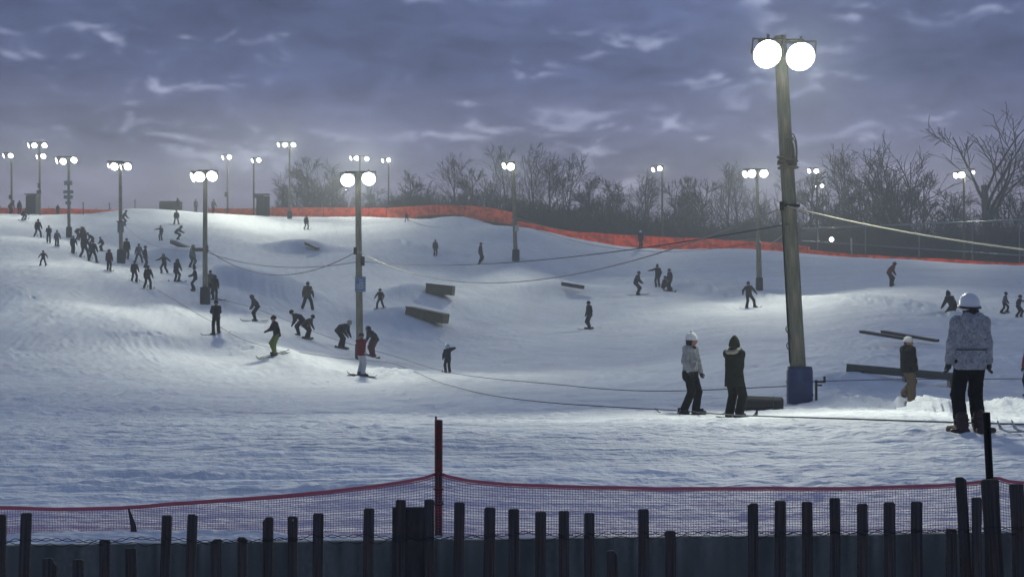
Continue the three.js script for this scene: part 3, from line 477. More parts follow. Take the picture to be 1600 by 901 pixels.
// ------------------------------------------------------------------ jump boxes, rails, booths, stakes
function boxBetween(name, label, category, p, q, hgt, depth, { parts = 3, top = boxWood, side = boxWood, legs = true, group } = {}) { // a long box whose top edge runs from p to q
  const c = p.clone().lerp(q, .5), L = p.distanceTo(q), g = base(name, label, category, c, group); g.rotation.y = -Math.atan2(q.z - p.z, q.x - p.x); const tilt = Math.atan2(q.y - p.y, Math.hypot(q.x - p.x, q.z - p.z));
  const t = mesh('top_sheet', bevelBox(L, .05, depth + .06, .01), top, g); t.rotation.z = tilt;
  for (let i = 0; i < parts; i++) { const w = L / parts, s = mesh('side_panel', bevelBox(w - .025, hgt, .04, .006), side, g); s.rotation.z = tilt; s.position.set((-L / 2 + w * (i + .5)) * Math.cos(tilt), (-L / 2 + w * (i + .5)) * Math.sin(tilt) - hgt / 2 - .026, depth / 2); const b = mesh('back_panel', s.geometry, side, g); b.position.copy(s.position); b.position.z = -depth / 2; b.rotation.z = tilt; }
  for (const e of [-1, 1]) { const s = mesh('end_panel', bevelBox(.04, hgt, depth - .05, .006), side, g); s.rotation.z = tilt; s.position.set(e * (L / 2 - .03) * Math.cos(tilt), e * (L / 2 - .03) * Math.sin(tilt) - hgt / 2 - .026, 0); }
  if (legs) for (const e of [-1, 1]) for (const k of [-1, 1]) { const s = mesh('edge_pipe', tube([V(-L / 2, 0, 0), V(L / 2, 0, 0)], .025, .025, 6), darkSteel, g); s.rotation.z = tilt; s.position.set(0, .01, k * (depth / 2 + .03)); if (e > 0) g.remove(s); }
  return g;
}
const D = (px, py) => -(onGround(px, py) ?? V(0, 0, -90)).z;
{ const d = D(688, 460); boxBetween('jump_box', 'short dark jump box on a mound, upper of two beside the blue-signed pole', 'jump box', at(667, 443, d), at(709, 447, d - .3), .66, 1.0, { parts: 2 }); }
{ const d = D(668, 499); boxBetween('jump_box', 'long weathered jump box sloping down to the right, lower of two beside the blue-signed pole', 'jump box', at(638, 479, d + .4), at(697, 491, d - .6), .56, .9, { parts: 4 }); }
{ const d = D(895, 455); boxBetween('jump_rail', 'thin dark rail wedge on a mound left of the ridge', 'rail', at(878, 441, d + .2), at(912, 446.5, d - .4), .22, .4, { parts: 1, top: darkSteel, side: picketWood }); }
{ const d = D(487, 390); boxBetween('jump_rail', 'small dark rail at the right end of a mound high on the hill', 'rail', at(477, 378, d + .2), at(497, 387, d - .2), .2, .5, { parts: 1, top: darkSteel, side: picketWood }); }
{ const d = D(285, 386); boxBetween('jump_rail', 'dark rail sloping off the mound behind the tow queue', 'rail', at(268, 375, d + .4), at(299, 388, d - .8), .28, .5, { parts: 2, top: darkSteel, side: picketWood }); }
{ const d = D(1400, 540); for (const [a, b, l] of [[[1347, 517], [1423, 529], 'lower dark flat rail on the snow beyond the capped man'], [[1380, 517], [1465, 531], 'upper dark flat rail on the snow beyond the capped man']]) boxBetween('flat_rail', l, 'rail', at(a[0], a[1], d + 1.2 + (a[0] > 1370 ? .7 : 0)), at(b[0], b[1], d - .8 + (a[0] > 1370 ? .7 : 0)), .05, .26, { parts: 1, top: darkSteel, side: darkSteel, legs: false }); }
{ // the long tube rail
  const d = 39.5, a = at(1323, 574, d + .3), b = at(1508, 590, d - .4), g = base('tube_rail', 'long dark tube rail resting on a small mound behind the capped man', 'rail', a.clone().setY(ground(a.x, a.z)));
  const A = V(0, a.y - g.position.y, 0), B = b.clone().sub(g.position); mesh('tube', tube([A, A.clone().lerp(B, .5), B], .115, .115, 14), M(0x4a4e48, .7), g);
  for (const t of [.12, .5, .88]) { const p = A.clone().lerp(B, t), y = ground(p.x + g.position.x, p.z + g.position.z) - g.position.y; mesh('support', box(.09, Math.max(.1, p.y - y), .3, p.x, (p.y + y) / 2 - .08, p.z), darkSteel, g); }
}
{ // booths and bits on the crest
  for (const [x0, x1, top, d, label, open] of [[41, 57, 303, 164, 'narrow dark lift booth on the hilltop at the left, between two light poles', 0], [401, 420, 303, 180, 'dark lift booth with an open right side on the crest', 1]]) {
    const p = crest((x0 + x1) / 2, d), w = (x1 - x0) / F * d, h = at(0, top, d).y - p.y, g = base('lift_booth', label, 'booth', p), m = M(0x4b4d48, .85, { map: woodMap });
    mesh('wall', bevelBox(w * (open ? .62 : .98), h - .25, .06, .01), m, g).position.set(open ? -w * .19 : 0, h / 2 - .1, .5); mesh('wall', bevelBox(w * .98, h - .25, .06, .01), m, g).position.set(0, h / 2 - .1, -.5);
    mesh('wall', bevelBox(.06, h - .25, .9, .01), m, g).position.set(-w / 2 + .05, h / 2 - .1, 0); if (!open) mesh('wall', bevelBox(.06, h - .25, .9, .01), m, g).position.set(w / 2 - .05, h / 2 - .1, 0); else { mesh('post', box(.09, h - .2, .09), m, g).position.set(w / 2 - .06, h / 2 - .1, .44); mesh('counter', box(w * .4, .08, .5), m, g).position.set(w * .22, h * .34, .25); }
    mesh('roof', bevelBox(w + .22, .12, 1.35, .02), darkSteel, g).position.set(0, h - .06, 0);
  }
  const p = crest(266, 176), y = at(266, 316, 176).y, g = base('crest_box', 'long low dark box on the skyline of the hill under a hooded figure', 'box', p), w = 33 / F * 176, h = y - p.y + .05;
  mesh('side_panel', bevelBox(w, h, .08, .01), picketWood, g).position.set(0, h / 2, .5); mesh('side_panel', bevelBox(w, h, .08, .01), picketWood, g).position.set(0, h / 2, -.5); mesh('top_sheet', bevelBox(w + .06, .06, 1.16, .01), darkSteel, g).position.set(0, h + .03, 0);
  [[129, 317, 166], [170, 318, 172], [210, 313, 180]].forEach(([x, t, d], i) => { const q = crest(x, d), k = base('marker_stake', ['thin dark stake on the skyline just right of the notice-board pole', 'short dark stake on the skyline left of the pale-boxed pole', 'short dark stake on the skyline right of the pale-boxed pole'][i], 'stake', q, 'stakes along the skyline'), hh = at(x, t, d).y - q.y; mesh('stake', tube([V(0, -.2, 0), V(0, hh, 0)], .07, .06, 6), darkSteel, k); mesh('cap', box(.18, .12, .18, 0, hh, 0), blackPlastic, k); });
}
{ // the black pipe on the snow behind the couple
  const p = onGround(1188, 641), g = base('rolled_pad', 'black rolled pad with rounded end lying on the snow beside the blue barrel', 'rolled pad', p), r = .17, L = 1.0;
  const prof = [[0, -L / 2], [r * .7, -L / 2], [r * .95, -L / 2 + .03], [r, -L / 2 + .08], [r * .985, -L * .2], [r, 0], [r * .985, L * .2], [r * 1.01, L / 2 - .14], [r * .93, L / 2 - .06], [r * .7, L / 2], [0, L / 2 + .01]].map(([a, b]) => new THREE.Vector2(a, b));
  const c = new THREE.LatheGeometry(prof, 28); c.rotateZ(Math.PI / 2); const m = mesh('roll', c, M(0x1d2022, .62), g); m.position.y = r - .03; m.rotation.y = -.16; m.rotation.z = -.03;
  for (const x of [-.3, .28]) { const t = new THREE.TorusGeometry(r + .006, .012, 6, 30); t.rotateY(Math.PI / 2); mesh('strap', t, M(0x3a3d40, .6), m).position.x = x; }
}
{ // ski tips of skis lying flat at the right edge
  for (const [x, y, l] of [[1568, 678, 'pale ski lying on the snow right of the white-helmeted woman'], [1590, 677, 'pale ski lying on the snow at the right edge']]) {
    const p = onGround(x, y + 3), g = base('loose_ski', l, 'ski', p); const s = mesh('ski_blade', skiShape(1.2), M(0xb9bcc2, .4), g); s.rotation.y = -1.4; s.position.set(.5, .05, .0); mesh('binding', box(.08, .05, .24), blackPlastic, g).position.set(.55, .05, 0);
  }
}
function skiShape(L = 1.65, w = .10) { // a ski along z with its tip turned up
  const pts = [], n = 14, pos = [], idx = [], th = .018; for (let i = 0; i <= n; i++) { const t = i / n, z = -L * .45 + L * t, tip = Math.max(0, t - .86) / .14, tail = Math.max(0, .06 - t) / .06; pts.push([z - tip * tip * .05, tip * tip * .13 + tail * .02, w / 2 * (1 - .3 * Math.sin(Math.PI * t)) * (tip > 0 ? Math.sqrt(Math.max(.04, 1 - tip * tip)) : 1)]); }
  for (const [z, y, h] of pts) pos.push(-h, y, z, h, y, z, h, y + th, z, -h, y + th, z);
  for (let i = 0; i < n; i++) for (let k = 0; k < 4; k++) { const a = i * 4 + k, b = i * 4 + (k + 1) % 4; idx.push(a, b, a + 4, b, b + 4, a + 4); }
  idx.push(0, 2, 1, 0, 3, 2); const e = n * 4; idx.push(e, e + 1, e + 2, e, e + 2, e + 3);
  const g = new THREE.BufferGeometry(); g.setAttribute('position', new THREE.Float32BufferAttribute(pos, 3)); g.setAttribute('uv', new THREE.Float32BufferAttribute(pos.filter((_, i) => i % 3 !== 1), 2)); g.setIndex(idx); return toCreasedNormals(g, .6);
}
function boardShape(L = 1.5, w = .27) { // a snowboard along x, both ends turned up
  const n = 20, pos = [], idx = [], th = .02; for (let i = 0; i <= n; i++) { const t = i / n * 2 - 1, e = Math.max(0, Math.abs(t) - .78) / .22, y = e * e * .10, h = w / 2 * (.92 + .08 * t * t) * (e > 0 ? Math.sqrt(Math.max(.03, 1 - e * e)) : 1), x = t * L / 2; pos.push(x, y, -h, x, y, h, x, y + th, h, x, y + th, -h); }
  for (let i = 0; i < n; i++) for (let k = 0; k < 4; k++) { const a = i * 4 + k, b = i * 4 + (k + 1) % 4; idx.push(a, a + 4, b, b, a + 4, b + 4); }
  idx.push(0, 1, 2, 0, 2, 3); const e = n * 4; idx.push(e, e + 2, e + 1, e, e + 3, e + 2);
  const g = new THREE.BufferGeometry(); g.setAttribute('position', new THREE.Float32BufferAttribute(pos, 3)); g.setAttribute('uv', new THREE.Float32BufferAttribute(pos.filter((_, i) => i % 3 !== 1), 2)); g.setIndex(idx); return toCreasedNormals(g, .6);
}

// ------------------------------------------------------------------ netting and picket fence in front
const netDist = 9, netTop = [[-60, 790], [0, 793], [100, 795], [200, 792], [280, 786], [350, 781], [450, 773], [550, 763], [630, 752], [665, 745], [685, 739], [700, 743], [735, 750], [800, 756], [900, 760], [1000, 762], [1150, 763], [1300, 763], [1400, 760], [1480, 757], [1530, 752], [1555, 746], [1575, 751], [1610, 754], [1700, 757]];
const topOf = (() => { const c = new THREE.CatmullRomCurve3(netTop.map(([x, y]) => V(x, y, 0)), false, 'centripetal').getPoints(600); return (x) => { let i = 1; while (i < c.length - 1 && c[i].x < x) i++; const a = c[i - 1], b = c[i]; return lerp(a.y, b.y, clamp((x - a.x) / (b.x - a.x))); }; })();
{
  const g = base('safety_net', 'fine red netting with a red upper edge, sagging between posts', 'netting', V(0, 0, -netDist)), flat = 868, red = M(0xd592a8, .8), edge = M(0xc56a74, .9), dz = (x, k) => .05 * noise(x * .004, 4.4) + .02 * noise(x * .017, k * 2.2, 1.1) + .012 * noise(x * .05, k * 4, 3.1);
  const point = (x, k) => { const top = topOf(x), p = at(x, lerp(top, flat, k + .012 * Math.sin(k * 3.1416) * noise(x * .02, k * 5, .5)), netDist); p.z += dz(x, k) + netDist; return p; };
  const strands = [], bands = [];
  for (let x = -50, i = 0; x < 1660; x += 4.2, i++) { const q = []; for (let k = 0; k <= 6; k++) q.push(point(x + .5 * noise(i * .3, k * .5), k / 6)); strands.push(tube(q, .0019, .0019, 3, false)); }
  for (let r = 0; r <= 28; r++) { const q = []; for (let x = -50; x <= 1660; x += 9) q.push(point(x, r / 28)); strands.push(tube(q, .0020, .0020, 3, false)); }
  mesh('strands', merge(strands), red, g).userData.kind = 'stuff';
  const q = []; for (let x = -50; x <= 1660; x += 7) { const p = point(x, 0); q.push(p); } const e = tube(q, .0115, .0115, 6, false); const pa = e.attributes.position; for (let i = 0; i < pa.count; i++) pa.setZ(i, pa.getZ(i) * .5 + .5 * q[Math.floor(i / 7)].z); e.computeVertexNormals(); mesh('edge_band', e, edge, g);
  const q2 = []; for (let x = -50; x <= 1660; x += 9) q2.push(point(x, .035)); mesh('edge_cord', tube(q2, .0035, .0035, 4, false), edge, g);
}
{ // posts that carry the net
  function channel(px, top, w, mat, label, lean = 0) {
    const p = at(px, 880, netDist - .06), gp = V(p.x, 0, p.z), t = at(px, top, netDist - .06), H = t.y + .15, s = new THREE.Shape(), a = w / 2, k = .006;
    s.moveTo(-a, 0); s.lineTo(-a * .62, 0); s.lineTo(-a * .42, w * .55); s.lineTo(a * .42, w * .55); s.lineTo(a * .62, 0); s.lineTo(a, 0); s.lineTo(a, k); s.lineTo(a * .7, k); s.lineTo(a * .5, w * .55 + k); s.lineTo(-a * .5, w * .55 + k); s.lineTo(-a * .7, k); s.lineTo(-a, k);
    const g = base('net_post', label, 'post', gp, 'steel posts holding the red net'); const e = new THREE.ExtrudeGeometry(s, { depth: H, bevelEnabled: false }); e.rotateX(-Math.PI / 2); e.translate(0, -.15, 0); const m = mesh('post', e, mat, g); m.rotation.z = lean; 
    for (let i = 0; i < 3; i++) { const y = at(px, topOf(px) + 2 + i * 22, netDist).y; const r = new THREE.TorusGeometry(w * .6, .004, 5, 16); r.rotateX(Math.PI / 2 + .3 * (i - 1)); r.translate(0, y, -.02); mesh('tie_wire', r, darkSteel, g); } 
    return g;
  }
  const a = channel(685, 656, .05, rust, 'tall rusty steel channel post standing up through the red net, left of centre'); mesh('notched_tip', box(.012, .035, .012, -.018, at(685, 655, netDist - .06).y, -.02), rust, a);
  channel(1553, 644, .047, greenSteel, 'tall dark steel channel post before the white-helmeted woman', .045);
  const p = at(203, 850, netDist - .1), g = base('net_stake', 'low pointed dark stake propping the red net at the left', 'stake', V(p.x, 0, p.z)); const H = at(200, 794, netDist - .1).y; mesh('stake', tube([V(.035, -.1, 0), V(.02, H * .55, 0), V(-.012, H, 0)], (t) => lerp(.036, .006, Math.pow(t, .8)), 0, 5), picketWood, g);
}
{
  const d = 5.6, g = base('picket_fence', 'low fence of rough dark wooden pickets and twisted wire in front', 'fence', V(0, 0, -d)), R = rng(77);
  const picket = (px, top, w, { lean = 0, cut = 0, dd = 0, notch = false, bottom = 1000 } = {}) => {
    const k = (d + dd) / F, W = w * k, t = at(px, top, d + dd), H = t.y + .05, s = new THREE.Shape(), a = W / 2, b = a * (.9 + .2 * R()), j = () => (R() - .5) * W * .09;
    s.moveTo(-b, 0); s.lineTo(b, 0); for (let i = 1; i < 5; i++) s.lineTo(lerp(b, a, i / 5) + j(), H * i / 5);
    s.lineTo(a, H - (cut > 0 ? cut * W : .004)); if (notch) { s.lineTo(a * .3, H - .003); s.lineTo(a * .12, H - .025); s.lineTo(-a * .2, H - .012); } s.lineTo(a * (cut > 0 ? .3 : .8), H + j() * .5); s.lineTo(-a * (cut < 0 ? .3 : .8), H + j() * .5); s.lineTo(-a, H - (cut < 0 ? -cut * W : .004));
    for (let i = 4; i > 0; i--) s.lineTo(-lerp(b, a, i / 5) + j(), H * i / 5);
    const e = new THREE.ExtrudeGeometry(s, { depth: .011 + .003 * R(), bevelEnabled: true, bevelSize: .0015, bevelThickness: .0015, bevelSegments: 1 }); const uv = e.attributes.uv, o = R(); for (let i = 0; i < uv.count; i++) uv.setXY(i, uv.getX(i) * 9 + o, uv.getY(i) * 1.6 + o);
    const m = mesh('picket', e, picketWood, g); m.position.set(t.x - lean * H * .5, -.05, -dd); m.rotation.set((R() - .5) * .02, (R() - .5) * .25, -lean); m.geometry.translate(0, 0, 0); return m;
  };
  for (const [px, top, w, o] of [[2, 804, 15, 0], [37, 801, 15, { lean: .035 }], [164, 843, 15, 0], [206, 856, 16, { lean: -.02 }], [257, 805, 14, { lean: .03 }], [297, 803, 14, { lean: .03, cut: .2 }], [338, 842, 16, { cut: -.3 }], [379, 839, 14, { cut: .3 }], [419, 808, 15, { cut: -.45 }], [457, 807, 14, { notch: true }], [496, 802, 15, { lean: .01 }], [575, 794, 15, { lean: .012 }], [626, 781, 14, { dd: .03 }], [671, 780, 14, { dd: .03 }], [716, 784, 15, { lean: .015 }], [763, 793, 16, { lean: .02 }], [803, 795, 15, 0], [845, 799, 16, 0], [881, 798, 15, 0], [921, 801, 15, 0], [957, 860, 15, { cut: .4 }], [1005, 795, 15, 0], [1047, 829, 15, 0], [1176, 786, 15, { cut: -.2 }], [1219, 782, 16, 0], [1261, 784, 15, 0], [1305, 778, 15, 0], [1347, 787, 15, 0], [1390, 785, 16, 0], [1433, 784, 16, 0], [1486, 826, 15, { notch: true }], [1509, 745, 15, { lean: -.05, cut: .3 }], [1525, 777, 13, { dd: -.04 }], [1555, 749, 26, { lean: -.05, dd: .05 }], [1594, 756, 20, { lean: -.03 }], [1634, 770, 15, 0], [-40, 806, 15, 0], [78, 872, 22, { cut: .5 }], [122, 874, 16, 0]]) picket(px, top, w, o || {});
  const panel = mesh('board', bevelBox(66 * d / F, .62, .02, .003), picketWood, g), c = at(646, 791, d + .06); panel.position.set(c.x, c.y - .31, -.045);
  for (const [dy, ph] of [[0, 0], [7, 2.2]]) for (const k of [0, 1]) { const q = []; for (let x = -60; x < 1670; x += 4) { const sag = 8 * Math.sin(x * .021 + ph) * noise(x * .004, 3) + 3 * noise(x * .03, ph), y = lerp(846, 826, x / 1600) + dy * .6 + sag + 2.2 * Math.sin(x * .19 + k * Math.PI + ph), p = at(x, y, d); p.z = .012 + .007 * Math.cos(x * .19 + k * Math.PI + ph) - .0; q.push(p); } mesh('twisted_wire', tube(q, .0014, .0014, 4, false), darkSteel, g); if (dy) break; }
  // the low barrier behind the pickets
  const b = base('dark_barrier', 'dark weathered board barrier standing behind the front pickets', 'barrier', V(0, 0, -5.95)), boards = [[-90, 212], [212, 561], [561, 957], [957, 1262], [1262, 1700]], map = texture(256, 128, (u, v) => { const k = .8 + .35 * tile(u, v, 40, 4, 91) + .25 * tile(u, v, 90, 60, 92) * tile(u, v, 6, 5, 93); return [.44 * k, .45 * k, .42 * k]; }), mat = M(0xffffff, .9, { map });
  for (const [x0, x1] of boards) { const y = (x) => at(x, lerp(851, 831, x / 1600) , 5.95).y, A = at(x0, 850, 5.95).x + .002, B = at(x1, 850, 5.95).x - .002, s = new THREE.Shape(); s.moveTo(A, -.1); s.lineTo(B, -.1); const n = 8; for (let i = n; i >= 0; i--) s.lineTo(lerp(A, B, i / n), y(lerp(x0, x1, i / n)) + .004 * noise(i * 1.7, x0)); mesh('board', new THREE.ExtrudeGeometry(s, { depth: .03, bevelEnabled: true, bevelSize: .002, bevelThickness: .002, bevelSegments: 1 }), mat, b); }
}

// ------------------------------------------------------------------ people
// A blob is a smooth union of tapered capsules [a, b, ra, rb], meshed with marching cubes.
function blob(bones, cell, k = .035, extra, cut) {
  const lo = V(1e9, 1e9, 1e9), hi = V(-1e9, -1e9, -1e9);
  for (const [a, b, ra, rb] of bones) for (const [p, r] of [[a, ra], [b, rb]]) { lo.min(p.clone().addScalar(-r)); hi.max(p.clone().addScalar(r)); }
  const c = lo.clone().add(hi).multiplyScalar(.5), ext = Math.max(hi.x - lo.x, hi.y - lo.y, hi.z - lo.z) + cell * 2, n = Math.ceil(ext / cell) + 8, half = n / 2;
  const mc = new MarchingCubes(n, undefined, false, false, Math.min(240000, 14 * n * n)); mc.isolation = 0; mc.field.fill(-1);
  const B = bones.map(([a, b, ra, rb]) => { const x = b.x - a.x, y = b.y - a.y, z = b.z - a.z; return [a.x, a.y, a.z, x, y, z, 1 / Math.max(1e-9, x * x + y * y + z * z), ra, rb - ra]; });
  const i0 = [lo.x, lo.y, lo.z].map((v, i) => Math.max(1, Math.floor((v - c.getComponent(i)) / cell + half) - 2)), i1 = [hi.x, hi.y, hi.z].map((v, i) => Math.min(n - 2, Math.ceil((v - c.getComponent(i)) / cell + half) + 2));
  for (let z = i0[2]; z <= i1[2]; z++) for (let y = i0[1]; y <= i1[1]; y++) for (let x = i0[0]; x <= i1[0]; x++) {
    const px = c.x + (x - half) * cell, py = c.y + (y - half) * cell, pz = c.z + (z - half) * cell; let d = 9;
    for (const q of B) { const ux = px - q[0], uy = py - q[1], uz = pz - q[2]; let h = (ux * q[3] + uy * q[4] + uz * q[5]) * q[6]; h = h < 0 ? 0 : h > 1 ? 1 : h; const vx = ux - q[3] * h, vy = uy - q[4] * h, vz = uz - q[5] * h, e = Math.sqrt(vx * vx + vy * vy + vz * vz) - q[7] - q[8] * h; if (d > 8) d = e; else { const m = Math.max(0, k - Math.abs(d - e)) / k; d = Math.min(d, e) - m * m * k * .25; } }
    if (extra && d < .08) d += extra(px, py, pz);
    if (cut) d = Math.max(d, (px - cut[0].x) * cut[1].x + (py - cut[0].y) * cut[1].y + (pz - cut[0].z) * cut[1].z);
    mc.field[z * n * n + y * n + x] = -d;
  }
  mc.update();
  const count = mc.count, pos = new Float32Array(count * 3), nor = new Float32Array(count * 3), uv = new Float32Array(count * 2), s = half * cell;
  for (let i = 0; i < count; i++) { const x = mc.positionArray[i * 3] * s + c.x, y = mc.positionArray[i * 3 + 1] * s + c.y, z = mc.positionArray[i * 3 + 2] * s + c.z; pos.set([x, y, z], i * 3); let a = mc.normalArray[i * 3], b = mc.normalArray[i * 3 + 1], e = mc.normalArray[i * 3 + 2]; const l = Math.hypot(a, b, e) || 1; nor.set([a / l, b / l, e / l], i * 3); uv.set([(x + .6 * z) * 2, (y + .3 * z) * 2], i * 2); }
  const g = new THREE.BufferGeometry(); g.setAttribute('position', new THREE.BufferAttribute(pos, 3)); g.setAttribute('normal', new THREE.BufferAttribute(nor, 3)); g.setAttribute('uv', new THREE.BufferAttribute(uv, 2)); return g;
}
function bend2(a, c, l1, l2, pole) { // the middle joint of a two-bone limb
  const v = c.clone().sub(a), d = Math.min(v.length(), (l1 + l2) * .999), x = (l1 * l1 - l2 * l2 + d * d) / (2 * d), h = Math.sqrt(Math.max(0, l1 * l1 - x * x)); v.normalize();
  const p = pole.clone().addScaledVector(v, -pole.dot(v)).normalize(); return [a.clone().addScaledVector(v, x).addScaledVector(p, h), a.clone().addScaledVector(v, d)];
}
const clothBump = texture(256, 256, (u, v) => .5 * tile(u, v, 7, 9, 101) + .3 * tile(u, v, 19, 23, 102) + .2 * tile(u, v, 110, 110, 103), false);
const cloths = new Map(), cloth = (hex, map) => { const k = hex + (map ? map.uuid : ''); if (!cloths.has(k)) cloths.set(k, new THREE.MeshPhysicalMaterial({ color: hex, roughness: .85, map: map ?? null, bumpMap: clothBump, bumpScale: .012, specularIntensity: .3 })); return cloths.get(k); };
const skin = M(0x9a6f5a, .6), hairDark = M(0x1d1714, .7), gearDark = M(0x17181b, .45), gearPale = M(0x8f9498, .4), shinyWhite = M(0xe6e7e6, .35), lensDark = M(0x14161c, .12), bootMat = M(0x202124, .6);
const skiGeo = skiShape(1.62), skiShort = skiShape(1.2), boardGeo = boardShape(1.5), boardShort = boardShape(1.25);
const bindGeo = merge([box(.16, .04, .26, 0, .03, 0), box(.14, .1, .03, 0, .08, -.12)]), skiBind = box(.07, .05, .30, 0, .03, 0);
const beanieGeo = new THREE.LatheGeometry([[.0, .148], [.045, .14], [.085, .112], [.112, .066], [.122, .018], [.129, .012], [.131, -.022], [.124, -.028], [.118, -.026]].map(([r, y]) => new THREE.Vector2(r, y)), 20);
const pointedGeo = new THREE.LatheGeometry([[.0, .19], [.03, .182], [.075, .13], [.108, .066], [.122, .0], [.128, -.05], [.124, -.075], [.116, -.075]].map(([r, y]) => new THREE.Vector2(r, y)), 20);
const helmetGeo = new THREE.LatheGeometry([[.0, .158], [.05, .150], [.098, .118], [.130, .066], [.142, .0], [.142, -.05], [.136, -.075], [.122, -.075]].map(([r, y]) => new THREE.Vector2(r, y)), 26);
const capGeo = new THREE.LatheGeometry([[.0, .138], [.05, .130], [.09, .104], [.115, .055], [.122, .0], [.122, -.018], [.114, -.018]].map(([r, y]) => new THREE.Vector2(r, y)), 20);
const hoodGeo = new THREE.SphereGeometry(.148, 18, 12, Math.PI * .5 + .75, Math.PI * 2 - 1.5); hoodGeo.scale(.93, 1.1, 1.05);
for (const g of [beanieGeo, pointedGeo, helmetGeo, capGeo]) g.scale(.92, 1, 1.08);
const POSES = { // feet [left, right] as [x, z]; hip height, hip forward shift; bend forward, sideways (degrees); hands relative to the shoulders [x outward, y, z]
  stand: { feet: [[.11, 0], [-.11, .02]], hip: .94, hands: [[.09, -.54, .08], [.09, -.54, .1]] },
  wide: { feet: [[.30, 0], [-.30, .05]], hip: .87, bend: 8, hands: [[.14, -.5, .16], [.14, -.5, .16]] },
  stride: { feet: [[.16, .22], [-.14, -.24]], hip: .88, bend: 12, hands: [[.12, -.5, .18], [.12, -.48, .2]] },
  tow: { feet: [[.12, .06], [-.12, -.02]], hip: .88, hipz: -.10, bend: 6, hands: [[-.04, -.32, .36], [-.04, -.36, .34]] },
  lean: { feet: [[.13, 0], [-.13, .06]], hip: .86, hipz: -.10, bend: 28, hands: [[.04, -.44, .26], [.04, -.46, .24]] },
  bent: { feet: [[.15, .02], [-.15, -.04]], hip: .86, hipz: -.20, bend: 66, hands: [[.03, -.5, .12], [.03, -.52, .06]] },
  slump: { feet: [[.13, .02], [-.13, -.02]], hip: .90, hipz: -.15, bend: 48, hands: [[.03, -.50, .10], [.03, -.5, .12]] },
  board: { feet: [[.26, .0], [-.26, .0]], hip: .80, hipz: -.06, bend: 20, hands: [[.28, -.40, .14], [.24, -.42, .16]] },
  cruise: { feet: [[.25, .0], [-.25, .0]], hip: .86, hipz: -.02, bend: 6, hands: [[.10, -.52, .06], [.08, -.52, .08]] },
  arms: { feet: [[.30, .02], [-.24, .0]], hip: .83, bend: 14, hands: [[.46, -.28, .1], [.44, -.22, .1]] },
  point: { feet: [[.12, 0], [-.12, .04]], hip: .92, bend: 8, hands: [[.50, -.1, .14], [.10, -.52, .1]] },
  crouch: { feet: [[.16, .04], [-.16, -.04]], hip: .58, hipz: -.16, bend: 48, hands: [[.10, -.34, .3], [.10, -.34, .3]] },
  sit: { feet: [[.16, .52], [-.16, .50]], hip: .20, hipz: 0, bend: 14, hands: [[.08, -.42, .24], [.08, -.42, .24]] },
  kneel: { feet: [[.14, -.22], [-.14, -.18]], hip: .42, hipz: -.05, bend: 32, hands: [[.08, -.46, .26], [.08, -.46, .24]], knee: 1 },
  wave: { feet: [[.13, 0], [-.13, .02]], hip: .92, bend: 4, hands: [[.22, .10, .14], [.10, -.54, .06]] },
  folded: { feet: [[.11, .04], [-.11, -.02]], hip: .94, hands: [[-.20, -.10, .22], [-.22, -.26, .24]] },
};
